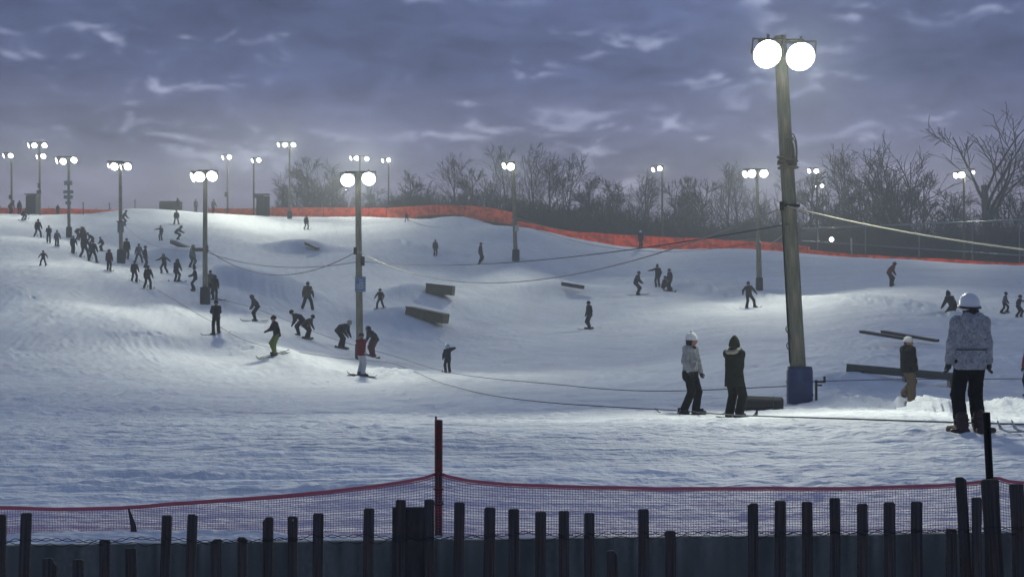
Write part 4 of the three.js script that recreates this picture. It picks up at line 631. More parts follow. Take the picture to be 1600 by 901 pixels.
function person(px, py, top, { pose = 'stand', yaw = 0, jacket = 0x1c1e22, trousers = 0x141518, hat = 'beanie', hatColor = 0x17181b, gear = 'none', look = [0, 0], coat = 0, side = 0, cell = .042, child = false, label, group, face = false, map, gearMat = gearDark, dist, over = {}, category = 'skier', turnGear = 0, lift = 0, fat = 1, extras } = {}) {
  const P0 = { bend: 0, hipz: 0, ...POSES[pose], ...over }, foot0 = dist ? crest(px, dist) : onGround(px, py) ?? crest(px, 165); if (lift) foot0.y += lift;
  yaw = yaw * Math.PI / 180; const cy = Math.cos(yaw), sy = Math.sin(yaw);
  const gh = (x, z, s) => clamp(ground(foot0.x + (x * cy + z * sy) * s, foot0.z + (-x * sy + z * cy) * s) - foot0.y + lift, -.35, .35) / s * (lift ? 0 : 1);
  // first guess of the size from the picture, then the skeleton
  const wanted = at(px, top, -foot0.z).y - foot0.y;
  let s = wanted / 1.75, J;
  const skeleton = () => {
    const q = {}, b = P0.bend * Math.PI / 180, r = side * Math.PI / 180, hs = child ? 1.16 : 1;
    q.ankle = P0.feet.map(([x, z]) => V(x, gh(x, z, s) + .10, z)); const gy = (q.ankle[0].y + q.ankle[1].y) / 2 - .10;
    q.hip = V(0, P0.hip + gy, P0.hipz); const rot = (v) => v.applyEuler(new THREE.Euler(b, 0, r, 'ZXY'));
    q.hips = [.095, -.095].map((x) => q.hip.clone().add(V(x, -.02, 0))); q.knee = q.hips.map((h, i) => { const [k, e] = bend2(h, q.ankle[i], .45, .42, V(i ? -.12 : .12, 0, P0.knee ? 1 : 1)); q.ankle[i].copy(e); return k; });
    q.waist = q.hip.clone().add(rot(V(0, .20, 0).applyEuler(new THREE.Euler(-b * .35, 0, 0)))); q.chest = q.hip.clone().add(rot(V(0, .42, .0))); q.neck = q.hip.clone().add(rot(V(0, .56, .0)));
    q.shoulder = [.175, -.175].map((x) => q.hip.clone().add(rot(V(x, .50, -.01)))); const half = b * .55;
    q.headRot = new THREE.Euler(half + look[1] * Math.PI / 180, look[0] * Math.PI / 180, r, 'YXZ'); q.head = q.neck.clone().add(V(0, .135, .015).applyEuler(new THREE.Euler(half, 0, r)));
    q.hand = []; q.elbow = q.shoulder.map((h, i) => { const [x, y, z] = P0.hands[i], tgt = h.clone().add(V(i ? -x : x, y, z)), [e, w] = bend2(h, tgt, .29, .26, V(i ? -.6 : .6, -.3, -.8)); q.hand[i] = w; return e; }); q.hs = hs;
    const ht = hat === 'pointed' ? .19 : hat === 'hood' ? .155 : .15; q.top = q.head.y + ht * hs; return q;
  };
  for (let i = 0; i < 3; i++) { J = skeleton(); s = wanted / Math.max(.4, J.top); } J = skeleton();
  const g = base('person', label, 'person', foot0, group); g.rotation.y = yaw; g.scale.setScalar(s);
  const w = fat, H = (v) => v.clone().applyEuler(J.headRot).multiplyScalar(J.hs).add(J.head), near = cell < .03, fold = near ? (x, y, z) => .007 * noise(x * 9, y * 15 + x * 6, z * 9) + .004 * noise(x * 24, y * 30, z * 24) : null;
  // body: one continuous figure
  const bare = [[J.hip, J.chest, .09, .10], [J.chest, J.neck, .10, .055], [J.neck, J.head, .055, .06], [H(V(0, -.03, .012)), H(V(0, .04, -.012)), .083 * J.hs, .098 * J.hs], [H(V(0, -.085, .045)), H(V(0, -.03, .03)), .05 * J.hs, .07 * J.hs]];
  for (const i of [0, 1]) bare.push([J.chest, J.shoulder[i], .08, .05], [J.shoulder[i], J.elbow[i], .045, .038], [J.elbow[i], J.hand[i], .038, .03], [J.hip, J.hips[i], .09, .08], [J.hips[i], J.knee[i], .075, .055], [J.knee[i], J.ankle[i], .052, .042]);
  if (face) bare.push([H(V(0, .005, .098)), H(V(0, -.028, .122)), .013, .018], [H(V(0, -.068, .095)), H(V(0, -.066, .097)), .022, .02], [H(V(-.085, -.01, 0)), H(V(-.088, -.035, -.005)), .022, .016], [H(V(.085, -.01, 0)), H(V(.088, -.035, -.005)), .022, .016]);
  mesh('body', blob(bare, face ? .014 : near ? .02 : cell, .03), skin, g);
  if (face) { // eyes, brows and mouth
    for (const x of [-.034, .034]) { const e = mesh('eye', new THREE.SphereGeometry(.011, 10, 8), M(0xdcd8d0, .3), g); e.position.copy(H(V(x, .008, .088))); const p = mesh('iris', new THREE.SphereGeometry(.0065, 8, 6), M(0x1b1512, .2), e); p.position.set(0, 0, .006).applyEuler(J.headRot); const br = mesh('eyebrow', tube([V(-.016, 0, 0), V(0, .005, .003), V(.016, .001, 0)], .003, .003, 5), hairDark, g); br.position.copy(H(V(x, .03, .097))); br.rotation.copy(J.headRot); }
    const m = mesh('mouth', tube([V(-.022, .001, -.005), V(0, -.001, .003), V(.022, .001, -.005)], .0045, .0045, 6), M(0x8a4b45, .5), g); m.position.copy(H(V(0, -.062, .113))); m.rotation.copy(J.headRot);
  }
  // trousers
  const legs = [[J.hip.clone().add(V(0, .04, 0)), J.hip.clone().add(V(0, -.05, 0)), .115 * w, .125 * w]];
  for (const i of [0, 1]) legs.push([J.hip.clone().lerp(J.hips[i], .8), J.hips[i], .11 * w, .11 * w], [J.hips[i], J.knee[i], .110 * w, .09 * w], [J.knee[i], J.ankle[i].clone().add(V(0, .02, 0)), .088 * w, .092 * w]);
  mesh('trousers', blob(legs, cell, .03, fold), cloth(trousers), g);
  // jacket
  const down = J.hip.clone().sub(J.waist).normalize(), hem = J.hip.clone().addScaledVector(down, .06 + coat * .6), coatHem = J.hip.clone().add(V(0, -.10 - coat, 0)), jk = [];
  const ac = V(1, 0, 0);
  for (const x of [-.055, .055]) jk.push([J.chest.clone().addScaledVector(ac, x), J.waist.clone().addScaledVector(ac, x * .9), .148 * w, .138 * w], [J.waist.clone().addScaledVector(ac, x * .9), (coat ? coatHem : hem).clone().addScaledVector(ac, x * 1.1), .138 * w, .150 * w]);
  jk.push([J.chest, J.neck, .125 * w, .075]); for (const i of [0, 1]) jk.push([J.neck.clone().add(V(0, -.03, -.01)), J.shoulder[i].clone().add(V(0, -.02, 0)), .07, .075 * w]);
  for (const i of [0, 1]) jk.push([J.chest.clone().lerp(J.shoulder[i], .4), J.shoulder[i], .11 * w, .080 * w], [J.shoulder[i].clone().add(V(0, -.015, 0)), J.elbow[i], .084 * w, .072 * w], [J.elbow[i], J.elbow[i].clone().lerp(J.hand[i], .88), .075 * w, .06 * w]);
  mesh('jacket', blob(jk, cell, .035, fold, coat ? [J.hip.clone().add(V(0, -.13 - coat, 0)), V(0, -1, 0)] : [J.hip.clone().addScaledVector(down, .12), down]), cloth(jacket, map), g);
  // boots, gloves
  for (const i of [0, 1]) {
    const a = J.ankle[i], f = P0.feet[i], o = gear.startsWith('board') ? (i ? -.12 : .12) : i ? -.03 : .03, y = a.y - .10 + .062;
    mesh('boot', blob([[V(a.x, a.y + .05, a.z), V(a.x, y, a.z - .02), .066, .066], [V(a.x, y - .004, a.z - .05), V(a.x + o, y - .012, a.z + .15), .06, .048]], near ? .016 : cell * .8, .03), bootMat, g);
    const wr = J.elbow[i].clone().lerp(J.hand[i], .9), dv = J.hand[i].clone().sub(J.elbow[i]).normalize(), palm = J.hand[i].clone().addScaledVector(dv, .05), fr = V(0, 0, 1).addScaledVector(dv, -dv.z).normalize(), si = dv.clone().cross(fr).multiplyScalar(i ? -1 : 1);
    const hand = [[wr, palm, .042, .04]];
    if (near) { const fx = [[-.030, .070], [-.010, .082], [.011, .078], [.030, .060]]; for (const [u, l] of fx) { const a0 = palm.clone().addScaledVector(fr, u * -1).addScaledVector(dv, .012), m = a0.clone().addScaledVector(dv, l * .55).addScaledVector(si, -.006), e = m.clone().addScaledVector(dv, l * .38).addScaledVector(si, -.028); hand.push([a0, m, .0125, .0118], [m, e, .0118, .0105]); } const t0 = palm.clone().addScaledVector(fr, .034).addScaledVector(dv, -.02), t1 = t0.clone().addScaledVector(fr, .03).addScaledVector(dv, .03); hand.push([t0, t1, .015, .0135], [t1, t1.clone().addScaledVector(dv, .03).addScaledVector(si, -.012), .0135, .012]); mesh('glove', blob(hand, .007, .008), gearDark, g); }
    else { hand.push([palm, palm.clone().addScaledVector(dv, .06), .045, .035], [palm.clone().addScaledVector(fr, .03), palm.clone().addScaledVector(fr, .055).addScaledVector(dv, .03), .018, .016]); mesh('glove', blob(hand, cell * .7, .02), gearDark, g); }
  }
  // head wear
  const place = (m, x, y, z, k = 1) => { m.position.copy(H(V(x, y, z))); m.rotation.copy(J.headRot); m.scale.setScalar(J.hs * k); return m; };
  if (hat === 'hood') { place(mesh('hood', hoodGeo, cloth(hatColor), g), 0, -.005, -.012, 1.02); }
  else { const geo = { beanie: beanieGeo, pompom: beanieGeo, pointed: pointedGeo, helmet: helmetGeo, cap: capGeo, hair: capGeo }[hat]; const m = place(mesh(hat === 'helmet' ? 'helmet' : hat === 'cap' ? 'cap' : hat === 'hair' ? 'hair' : 'hat', geo, hat === 'helmet' ? (hatColor === 0xffffff ? shinyWhite : M(hatColor, .4)) : hat === 'hair' ? hairDark : cloth(hatColor), g), 0, .022, -.008);
    if (hat === 'pompom') mesh('pompom', new THREE.IcosahedronGeometry(.035, 1), cloth(hatColor), m).position.set(0, .16, 0);
    if (hat === 'cap') { const s2 = new THREE.Shape(); s2.absellipse(0, 0, .095, .13, 0, Math.PI); const e = new THREE.ExtrudeGeometry(s2, { depth: .008, bevelEnabled: true, bevelSize: .003, bevelThickness: .003, bevelSegments: 1, curveSegments: 14 }); e.rotateX(Math.PI / 2 + .16); e.translate(0, .005, .075); mesh('brim', e, cloth(hatColor), m); } }
  extras?.({ g, J, H, s, near });
  // skis or a snowboard under the feet
  const along = (x0, z0, x1, z1) => Math.atan2(gh(x1, z1, s) - gh(x0, z0, s), Math.hypot(x1 - x0, z1 - z0));
  if (gear.startsWith('ski')) for (const i of [0, 1]) { const a = J.ankle[i], m = mesh('ski', gear === 'skis_short' ? skiShort : skiGeo, gearMat, g); m.position.set(a.x, a.y - .10, a.z); m.rotation.set(-along(a.x, -.6, a.x, .6), (i ? -1 : 1) * turnGear, 0, 'YXZ'); m.scale.setScalar(1 / Math.max(.8, s)); mesh('binding', skiBind, blackPlastic, m); }
  if (gear.startsWith('board')) { const m = mesh('snowboard', gear === 'board_short' ? boardShort : boardGeo, gearMat, g), c = J.ankle[0].clone().add(J.ankle[1]).multiplyScalar(.5); m.position.set(c.x, c.y - .105, c.z + .03); m.rotation.set(0, turnGear, along(-.6, 0, .6, 0), 'YZX'); m.scale.setScalar(1 / Math.max(.8, s)); for (const i of [0, 1]) { const b = mesh('binding', bindGeo, blackPlastic, m); b.position.set((J.ankle[i].x - c.x) * Math.max(.8, s), 0, 0); } }
  return g;
}
const K = 0x15161a, K2 = 0x22242a, N1 = 0x1a2130, BR = 0x3a302b, GR = 0x5d6066, RD = 0x5c1f22, OL = 0x2b2d24;
// turn of the figure in degrees: 0 faces the camera, 90 faces right, 180 up the hill, -90 left
const Q = 'people riding and queueing along the tow line', R2 = 'riders scattered over the slope';
person(15.5, 333, 313, { dist: 162, pose: 'slump', yaw: 70, jacket: RD, label: 'person in a dark red jacket stooping by the leftmost light pole' });
person(29, 336, 313, { dist: 160, pose: 'stand', yaw: 200, jacket: K, hat: 'hood', hatColor: K, label: 'hooded person in black standing on the hilltop left of the narrow booth' });
person(36, 343, 326, { pose: 'crouch', yaw: 60, jacket: 0x33262a, gear: 'board', label: 'person crouching over a snowboard on the hilltop edge below the hooded one' });
person(89, 333, 319.5, { dist: 158, pose: 'stand', yaw: 180, jacket: K2, fat: 1.2, hat: 'hood', hatColor: K2, label: 'bulky dark figure before the orange fence, left of the notice-board pole' });
person(58, 370.5, 342, { pose: 'wide', yaw: 180, gear: 'skis', jacket: K, label: 'skier in black with legs apart, uppermost in the tow line', group: Q });
person(75.3, 379, 352, { pose: 'tow', yaw: 200, gear: 'skis', jacket: K2, label: 'skier in dark clothes, second from the top of the tow line', group: Q });
person(88, 385, 359.5, { pose: 'stride', yaw: 190, gear: 'skis', jacket: GR, label: 'skier in a greyer jacket, third from the top of the tow line', group: Q });
person(113, 396, 368, { pose: 'stride', yaw: 180, gear: 'skis', jacket: K, label: 'skier in black just below the notice-board pole, left of the crowd', group: Q });
person(121, 375, 354, { pose: 'bent', yaw: 75, jacket: 0x3c4043, label: 'rider bent double just right of the foot of the notice-board pole', group: Q });
person(129, 386, 354, { pose: 'stand', yaw: 180, jacket: BR, hat: 'hood', hatColor: BR, label: 'tall hooded rider in brown at the back of the crowd below the notice boards', group: Q });
person(131, 403, 367, { pose: 'wide', yaw: 175, gear: 'skis', jacket: K2, label: 'skier with legs wide apart in front of the tall hooded rider in brown', group: Q });
person(142, 387, 363, { pose: 'slump', yaw: -75, jacket: K, label: 'rider bowed to the left behind the crowd of the upper tow line', group: Q });
person(144, 409.5, 375, { pose: 'wide', yaw: 185, gear: 'skis', jacket: N1, label: 'skier in dark blue with legs wide apart, lowest of the upper crowd', group: Q });
person(158.5, 392, 370, { pose: 'lean', yaw: -50, jacket: K, gear: 'skis', label: 'rider in black leaning left, alone between the crowd and the pale-boxed pole', group: Q });
person(169.5, 423, 389, { pose: 'stand', yaw: 180, jacket: 0x4a2426, hat: 'hood', hatColor: 0x4a2426, gear: 'skis', label: 'person in a dark red hooded jacket just left of the foot of the pale-boxed pole', group: Q });
person(66.7, 415, 391, { pose: 'wide', yaw: 10, jacket: 0x4a2024, child: true, gear: 'skis_short', over: { hands: [[.3, -.42, .1], [.3, -.42, .1]] }, label: 'small child in dark red skiing alone on the left slope below the tow line' });
person(193, 352, 328, { pose: 'lean', yaw: 100, jacket: K2, gear: 'board', label: 'boarder leaning over beside the top of the pale-boxed pole' });
person(197, 405, 372, { pose: 'stand', yaw: 180, jacket: K, label: 'person in black standing right beside the foot of the pale-boxed pole', group: Q });
person(216, 411, 380.5, { pose: 'wide', yaw: 190, jacket: GR, label: 'person in a grey jacket, left one of a pair below the pale-boxed pole', group: Q });
person(226, 419, 384, { pose: 'stand', yaw: 120, jacket: K2, label: 'person in black close to the grey-jacketed one, below the pale-boxed pole', group: Q, extras: ({ g, J }) => { mesh('stripe', tube([J.shoulder[0].clone().add(V(.02, -.1, .1)), J.waist.clone().add(V(.1, 0, .14))], .03, .03, 6), cloth(0x9a9a98), g); } });
person(209, 440, 407, { pose: 'wide', yaw: 180, gear: 'skis', jacket: K, over: { feet: [[.19, .03], [-.19, 0]] }, label: 'skier seen from behind, left of two on the tow track under the queue', group: Q });
person(230, 451, 414.5, { pose: 'wide', yaw: 178, gear: 'skis', jacket: K, over: { feet: [[.24, -.04], [-.2, .06]], hip: .88 }, label: 'skier seen from behind, right of two on the tow track under the queue', group: Q });
person(256, 426, 396, { pose: 'arms', yaw: -15, jacket: BR, hat: 'hood', hatColor: 0x4b443c, gear: 'none', label: 'person with both arms spread wide and legs apart beside the tow line' });
person(275.5, 440, 404, { pose: 'lean', yaw: 160, jacket: K2, hat: 'hood', hatColor: K2, coat: .1, over: { bend: 16 }, gear: 'board', label: 'person in a long dark coat with a hood, right of the one spreading both arms' });
person(302.5, 453, 416.5, { pose: 'tow', yaw: -80, jacket: K2, gear: 'board', label: 'rider in dark clothes facing left, just left of the side-arm pole', group: Q });
person(299, 417, 382, { pose: 'cruise', yaw: 70, jacket: 0x60625f, hat: 'hood', hatColor: 0x60625f, side: -8, label: 'rider in grey standing at the lower end of the dark rail beside the side arm' });
person(251, 375.5, 352, { pose: 'point', yaw: -20, jacket: K, gear: 'none', over: { hands: [[.10, -.5, .1], [.5, -.12, .1]] }, label: 'person in black holding one arm out left beside the upper mound' });
person(277, 374, 352, { pose: 'crouch', yaw: 110, jacket: 0x4a4c49, hat: 'hood', hatColor: 0x4a4c49, over: { hip: .68 }, label: 'rider in grey crouching at the start of the dark rail on the mound' });
person(275, 350.5, 328, { pose: 'cruise', yaw: 15, jacket: K, trousers: 0x7d7a52, gear: 'board', label: 'boarder in pale yellowish trousers coming down behind the crouching rider' });
person(279, 323, 309, { dist: 175, pose: 'kneel', yaw: -40, jacket: K, hat: 'hood', hatColor: K, label: 'hooded dark figure at the right end of the long box on the skyline', lift: .55 });
person(305, 324, 311, { dist: 177, pose: 'stand', yaw: 180, jacket: 0x4c4e50, label: 'faint figure on the crest left of the side-arm pole' });
person(332, 332, 311, { pose: 'stride', yaw: 160, dist: 176, jacket: 0x4c4e50, label: 'faint figure on the crest right of the side-arm pole' });
person(328, 460, 422, { pose: 'stand', yaw: 170, jacket: 0x4f5350, label: 'person in grey half hidden behind the black-coated one right of the side-arm pole', group: Q });
person(335, 468, 429, { pose: 'stand', yaw: 190, jacket: K, coat: .14, hat: 'hood', hatColor: K, gear: 'board', label: 'person in a long black coat right of the foot of the side-arm pole', group: Q });
person(337, 521, 469, { pose: 'tow', yaw: 200, jacket: K, gear: 'board', over: { hip: .9, hipz: -.06 }, label: 'boarder in black riding the tow, directly below the side-arm pole', group: Q });
person(398, 501, 460, { pose: 'slump', yaw: -70, jacket: 0x34363a, hat: 'hood', hatColor: 0x4b4d50, gear: 'skis', over: { bend: 34 }, label: 'grey-hooded rider bowed left on the tow, right of the side-arm pole', group: Q });
person(429, 553.5, 493, { pose: 'tow', yaw: -60, jacket: K, trousers: 0x6f7a3c, gear: 'skis', hat: 'beanie', cell: .034, over: { bend: 14, hip: .92 }, label: 'skier in yellow-green trousers and black top on the tow', group: Q });
person(466, 524, 484, { pose: 'bent', yaw: -70, jacket: K2, gear: 'none', over: { bend: 60 }, label: 'person bent over to the left with hanging arms, left of a stooping pair', group: Q });
person(480, 529, 491.5, { pose: 'bent', yaw: 80, jacket: BR, gear: 'board', over: { bend: 52, hip: .84 }, label: 'person bent over to the right, right of a stooping pair', group: Q });
person(480, 483.5, 440, { pose: 'wide', yaw: 178, jacket: 0x4a3a30, hat: 'beanie', gear: 'none', fat: 1.08, label: 'person in brown jacket seen from behind, legs apart, above the stooping pair', extras: ({ g, J }) => { const m = mesh('badge', box(.1, .12, .03), cloth(0xb5b3ac), g); m.position.copy(J.shoulder[1].clone().lerp(J.elbow[1], .5).add(V(-.05, 0, -.07))); } });
person(478, 358, 336, { pose: 'cruise', yaw: 160, jacket: K, gear: 'skis', label: 'skier in black alone high on the hill above the small rail' });
person(594, 482, 450.5, { pose: 'wide', yaw: -12, jacket: 0x332826, child: true, gear: 'skis_short', over: { hands: [[.16, -.44, .16], [.26, -.42, .1]] }, label: 'child in dark brown skiing with legs apart, right of the blue notice sign' });
person(533, 544.5, 500, { pose: 'slump', yaw: 72, jacket: K2, hat: 'beanie', hatColor: 0x8d8c86, gear: 'board', fat: 1.1, over: { bend: 62, hip: .9 }, label: 'person in black with a pale hat bowing to the right, left of the middle pole', group: Q });
person(564, 587, 519.5, { pose: 'folded', yaw: 150, jacket: 0x702a2b, trousers: 0xb8b9bd, hat: 'hair', gear: 'board_short', cell: .03, turnGear: .5, label: 'dark-haired person in a red jacket and white trousers before the middle pole', group: Q });
person(582, 558.5, 509, { pose: 'slump', yaw: -55, jacket: K, trousers: 0x5e2226, hat: 'hood', hatColor: K, gear: 'board', fat: 1.12, over: { bend: 40 }, label: 'person in black hooded jacket and dark red trousers bending by the middle pole', group: Q });
person(699.5, 582.5, 537.5, { pose: 'wave', yaw: 200, jacket: 0x17242b, trousers: K, child: true, hat: 'helmet', hatColor: 0x7fa6b4, gear: 'skis_short', over: { hands: [[.10, -.5, .08], [.05, .12, .12]] }, label: 'child in a pale teal helmet with a hand raised, alone by the tow rope' });
person(680, 400, 374, { pose: 'stand', yaw: 170, jacket: K, label: 'person in black standing on the slope above the jump boxes' });
person(635, 346, 332, { pose: 'wide', yaw: 20, jacket: 0x2c3132, child: true, gear: 'skis_short', label: 'tiny skier with legs apart just below the tall orange fence' });
person(750.5, 410.5, 379, { pose: 'cruise', yaw: 70, jacket: K, trousers: 0x2c2b2a, gear: 'board', over: { feet: [[.18, 0], [-.18, 0]], hip: .9 }, label: 'boarder in black left of the white-signed pole', group: R2 });
person(1001, 387, 360, { dist: 141, pose: 'stand', yaw: 150, jacket: 0x2b2927, hat: 'helmet', hatColor: 0xffffff, gear: 'skis', label: 'skier in a white helmet in front of the orange fence', group: R2 });
person(996, 461, 423.6, { pose: 'lean', yaw: 75, jacket: K2, gear: 'skis', fat: 1.1, over: { bend: 18 }, label: 'skier in dark clothes facing right, left of the huddle of three' });
person(1028, 448, 412, { pose: 'point', yaw: -25, jacket: K, hat: 'pointed', over: { hands: [[.10, -.5, .1], [.46, -.14, .12]] }, label: 'person stretching an arm to the left, back left of the huddle of three' });
person(1036.5, 452, 431, { pose: 'sit', yaw: 60, jacket: 0x4c302c, trousers: 0x2a2322, gear: 'none', label: 'person in reddish brown sitting on the snow in the middle of the huddle of three' });
person(1047, 455, 419.6, { pose: 'cruise', yaw: -60, jacket: K2, hat: 'helmet', hatColor: 0x1a1b1e, gear: 'board', over: { feet: [[.14, 0], [-.14, 0]], hip: .92 }, label: 'helmeted person standing at the right of the huddle of three' });
person(1171, 480, 439.6, { pose: 'board', yaw: 8, jacket: 0x3a2b27, gear: 'board', over: { feet: [[.36, 0], [-.16, 0]], hip: .84, bend: 10 }, side: 6, label: 'boarder in a brown jacket with legs wide apart, near the slim pole', group: R2 });
person(921, 514, 470, { pose: 'cruise', yaw: -62, jacket: K, gear: 'board', over: { feet: [[.24, .12], [-.2, -.12]], hip: .9 }, turnGear: 1.1, label: 'boarder in black gliding left, alone in the middle of the snow', group: R2 });
person(1393.5, 446.5, 409, { pose: 'slump', yaw: 70, jacket: 0x55201f, hat: 'hood', hatColor: 0x55201f, gear: 'board_short', fat: 1.15, over: { bend: 36, hip: .92 }, label: 'person in a dark red jacket hunched over, alone on the upper right slope' });
person(1489, 485.5, 453.6, { pose: 'kneel', yaw: -60, jacket: K2, hat: 'pointed', gear: 'board', fat: 1.15, label: 'dark figure kneeling on a snowboard beside the white-helmeted woman' });
person(1570, 488.5, 456, { pose: 'stride', yaw: 60, jacket: 0x5c5e66, child: true, gear: 'board_short', label: 'child in a grey jacket walking, left of two at the right edge' });
person(1592, 495, 460.5, { pose: 'arms', yaw: 40, jacket: 0x3b3c41, child: true, over: { hands: [[.4, -.1, .15], [.12, -.46, .1]] }, label: 'child in dark grey with an arm out, right of two at the right edge' });
person(1612, 620, 528, { pose: 'stand', yaw: -150, jacket: 0x8a3f46, cell: .034, label: 'person in a faded red jacket cut off by the right edge' });

// the four nearest, in more detail
const mottle = texture(256, 256, (u, v) => { const n = .55 * tile(u, v, 14, 14, 111) + .45 * tile(u, v, 31, 31, 112), m = smooth(.46, .58, n), d = smooth(.62, .72, .6 * tile(u, v, 20, 20, 113) + .4 * tile(u, v, 52, 52, 114)); const k = lerp(.60, .68, m) - .10 * d; return [k * .99, k, k * 1.02]; });
const fleece = texture(128, 128, (u, v) => { const k = .44 + .14 * tile(u, v, 9, 9, 121) + .10 * tile(u, v, 60, 60, 122); return [k, k * 1.01, k * 1.02]; });
person(1079, 648, 520, { pose: 'wide', yaw: 52, jacket: 0xffffff, map: fleece, hat: 'pompom', hatColor: 0xe4e4e2, gear: 'board', cell: .019, face: true, look: [12, 0], fat: .98, turnGear: -.9, over: { feet: [[.2, .02], [-.22, -.02]], hip: .945, bend: 2, hands: [[.13, -.54, .08], [.1, -.5, .14]] }, label: 'woman in white bobble hat and grey jacket on a snowboard, facing the parka', extras({ g, J, H }) {
  mesh('hair', blob([[H(V(0, .01, -.05)), H(V(0, -.08, -.06)), .085, .07], [H(V(-.07, 0, .01)), H(V(-.075, -.12, -.01)), .04, .032], [H(V(.07, 0, .01)), H(V(.075, -.12, -.01)), .04, .032]], .016, .03), hairDark, g);
  const c = new THREE.TorusGeometry(.078, .03, 8, 22); c.rotateX(Math.PI / 2 + .3); c.translate(J.neck.x, J.neck.y - .02, J.neck.z + .02); mesh('collar', c, cloth(0x1b1c1f), g);
  mesh('hem', blob([-.06, .06].map((x) => [J.hip.clone().add(V(x, -.04, 0)), J.hip.clone().add(V(x, -.10, 0)), .152, .15]), .019), cloth(0x17181a), g);
  const p = mesh('pocket_mark', tube([V(-.04, -.06, 0), V(-.01, .0, .012), V(.03, .07, 0)], .012, .008, 6), cloth(0xc6c8c8), g); p.position.copy(J.waist).add(V(-.04, -.06, .165));
} });
person(1148, 651, 525, { pose: 'folded', yaw: 140, jacket: 0x23261f, hat: 'pointed', hatColor: 0x35382b, trousers: 0x1c1e1b, coat: .12, gear: 'skis_short', cell: .019, fat: 1.14, face: true, turnGear: .1, look: [-22, 2], over: { hands: [[-.12, .02, .22], [-.20, -.22, .24]], feet: [[.14, .03], [-.14, -.02]] }, label: 'person in a long dark olive parka and pointed hat beside the blue barrel', extras({ g, J }) {
  const c = new THREE.TorusGeometry(.115, .048, 10, 26); c.scale(1.2, 1, 1.2); c.rotateX(Math.PI / 2 - .34); c.translate(J.neck.x, J.neck.y + .0, J.neck.z - .05); const a = c.attributes.position; for (let i = 0; i < a.count; i++) { const k = 1 + .05 * noise(a.getX(i) * 60, a.getY(i) * 60, a.getZ(i) * 60); a.setY(i, a.getY(i) * (1 + (k - 1) * .2)); } mesh('hood_trim', c, cloth(0x8d8c7c), g);
  mesh('hood_bag', blob([[J.neck.clone().add(V(0, -.03, -.10)), J.neck.clone().add(V(0, -.14, -.13)), .085, .07]], .019), cloth(0x23261f), g);
} });
person(1420, 628, 525.5, { pose: 'stand', yaw: 112, jacket: 0x14151a, trousers: 0x5f5546, hat: 'cap', hatColor: 0xcfcfca, cell: .02, face: true, look: [-44, 0], fat: 1.2, over: { feet: [[.14, .0], [-.14, -.0]], hip: .945, hands: [[.1, -.54, .1], [.1, -.54, .04]] }, label: 'man in a pale peaked cap, dark jacket and tan trousers behind the snow bank', extras({ g, J, H }) {
  mesh('hair', blob([[H(V(0, .0, -.045)), H(V(0, -.06, -.05)), .088, .065]], .018), M(0x4b4038, .8), g);
  for (let k = 0; k < 4; k++) { const p = J.shoulder[1].clone().lerp(J.hand[1], .12 + .2 * k), m = mesh('sleeve_patch', new THREE.SphereGeometry(.042, 10, 8), cloth(0xa9aaa6), g); m.scale.set(.5, .8, .8); m.position.copy(p).add(V(-.07, 0, .035)); }
  mesh('hood_bag', blob([[J.neck.clone().add(V(0, -.02, -.09)), J.neck.clone().add(V(0, -.12, -.12)), .085, .065]], .02), cloth(0x14151a), g);
} });
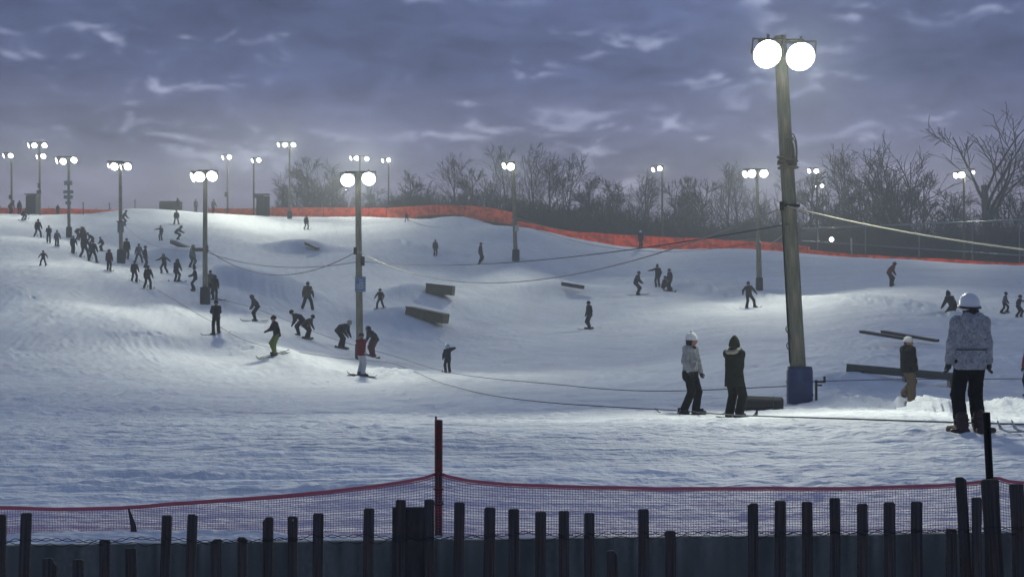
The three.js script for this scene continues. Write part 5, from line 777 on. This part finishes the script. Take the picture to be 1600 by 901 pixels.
person(1517, 680, 460.5, { pose: 'stand', yaw: 183, jacket: 0xffffff, map: mottle, trousers: 0x121315, hat: 'helmet', hatColor: 0xffffff, cell: .017, gear: 'none', fat: 1.0, over: { feet: [[.12, 0], [-.12, .02]], hip: .95, hands: [[.09, -.56, .06], [.09, -.56, .06]] }, label: 'woman seen from behind in a white helmet and mottled grey jacket, nearest of all', extras({ g, J, H, s }) {
  const st = new THREE.TorusGeometry(.142, .016, 8, 40); st.scale(.94, 1.1, 1.0); st.rotateX(Math.PI / 2 - .12); const m = mesh('goggle_strap', st, gearDark, g); m.position.copy(H(V(0, -.005, -.008))); m.rotation.copy(J.headRot);
  const gg = new THREE.SphereGeometry(.115, 18, 10, -.9, 1.8, 1.1, .75); gg.rotateY(-Math.PI / 2 + .0); const gm = mesh('goggles', gg, lensDark, g); gm.position.copy(H(V(0, -.01, .045))); gm.rotation.copy(J.headRot);
  const vents = []; for (let i = 0; i < 4; i++) vents.push(box(.018, .012, .05, -.06 + .04 * i, .135 - .018 * Math.abs(i - 1.5), -.075)); vents.forEach((v) => { const q = mesh('vent', v, gearDark, g); q.position.copy(H(V(0, 0, 0))); q.rotation.copy(J.headRot); });
  mesh('hair', blob([[H(V(0, -.05, -.055)), H(V(0, -.125, -.06)), .105, .098]], .016), hairDark, g);
  mesh('hood_bag', blob([[J.neck.clone().add(V(-.07, -.03, -.10)), J.neck.clone().add(V(-.03, -.22, -.17)), .095, .06], [J.neck.clone().add(V(.07, -.03, -.10)), J.neck.clone().add(V(.03, -.22, -.17)), .095, .06]], .017), cloth(0xffffff, mottle), g);
  const w = new THREE.TorusGeometry(.172, .009, 6, 40); w.scale(1.22, 1, .98); w.rotateX(Math.PI / 2); w.translate(J.waist.x, J.waist.y - .06, J.waist.z); mesh('waist_seam', w, cloth(0x4a4d55), g);
  for (const i of [0, 1]) { const a = J.ankle[i], o = i ? -.05 : .05; mesh('boot_shell', blob([[V(a.x + o * .3, a.y - .03, a.z - .07), V(a.x + o * 1.6, a.y - .045, a.z + .17), .075, .06], [V(a.x, a.y - .03, a.z - .02), V(a.x, a.y + .13, a.z - .02), .085, .08], [V(a.x - o * .6, a.y - .06, a.z - .12), V(a.x + o * 3, a.y - .06, a.z - .1), .045, .04]], .016, .03), M(0x35171a, .5), g); for (const y of [.02, .09]) { const t = new THREE.TorusGeometry(.088, .011, 5, 20); t.rotateX(Math.PI / 2); mesh('buckle_strap', t, blackPlastic, g).position.set(a.x, a.y + y, a.z - .02); } }
} });
renderer.render(scene, camera);
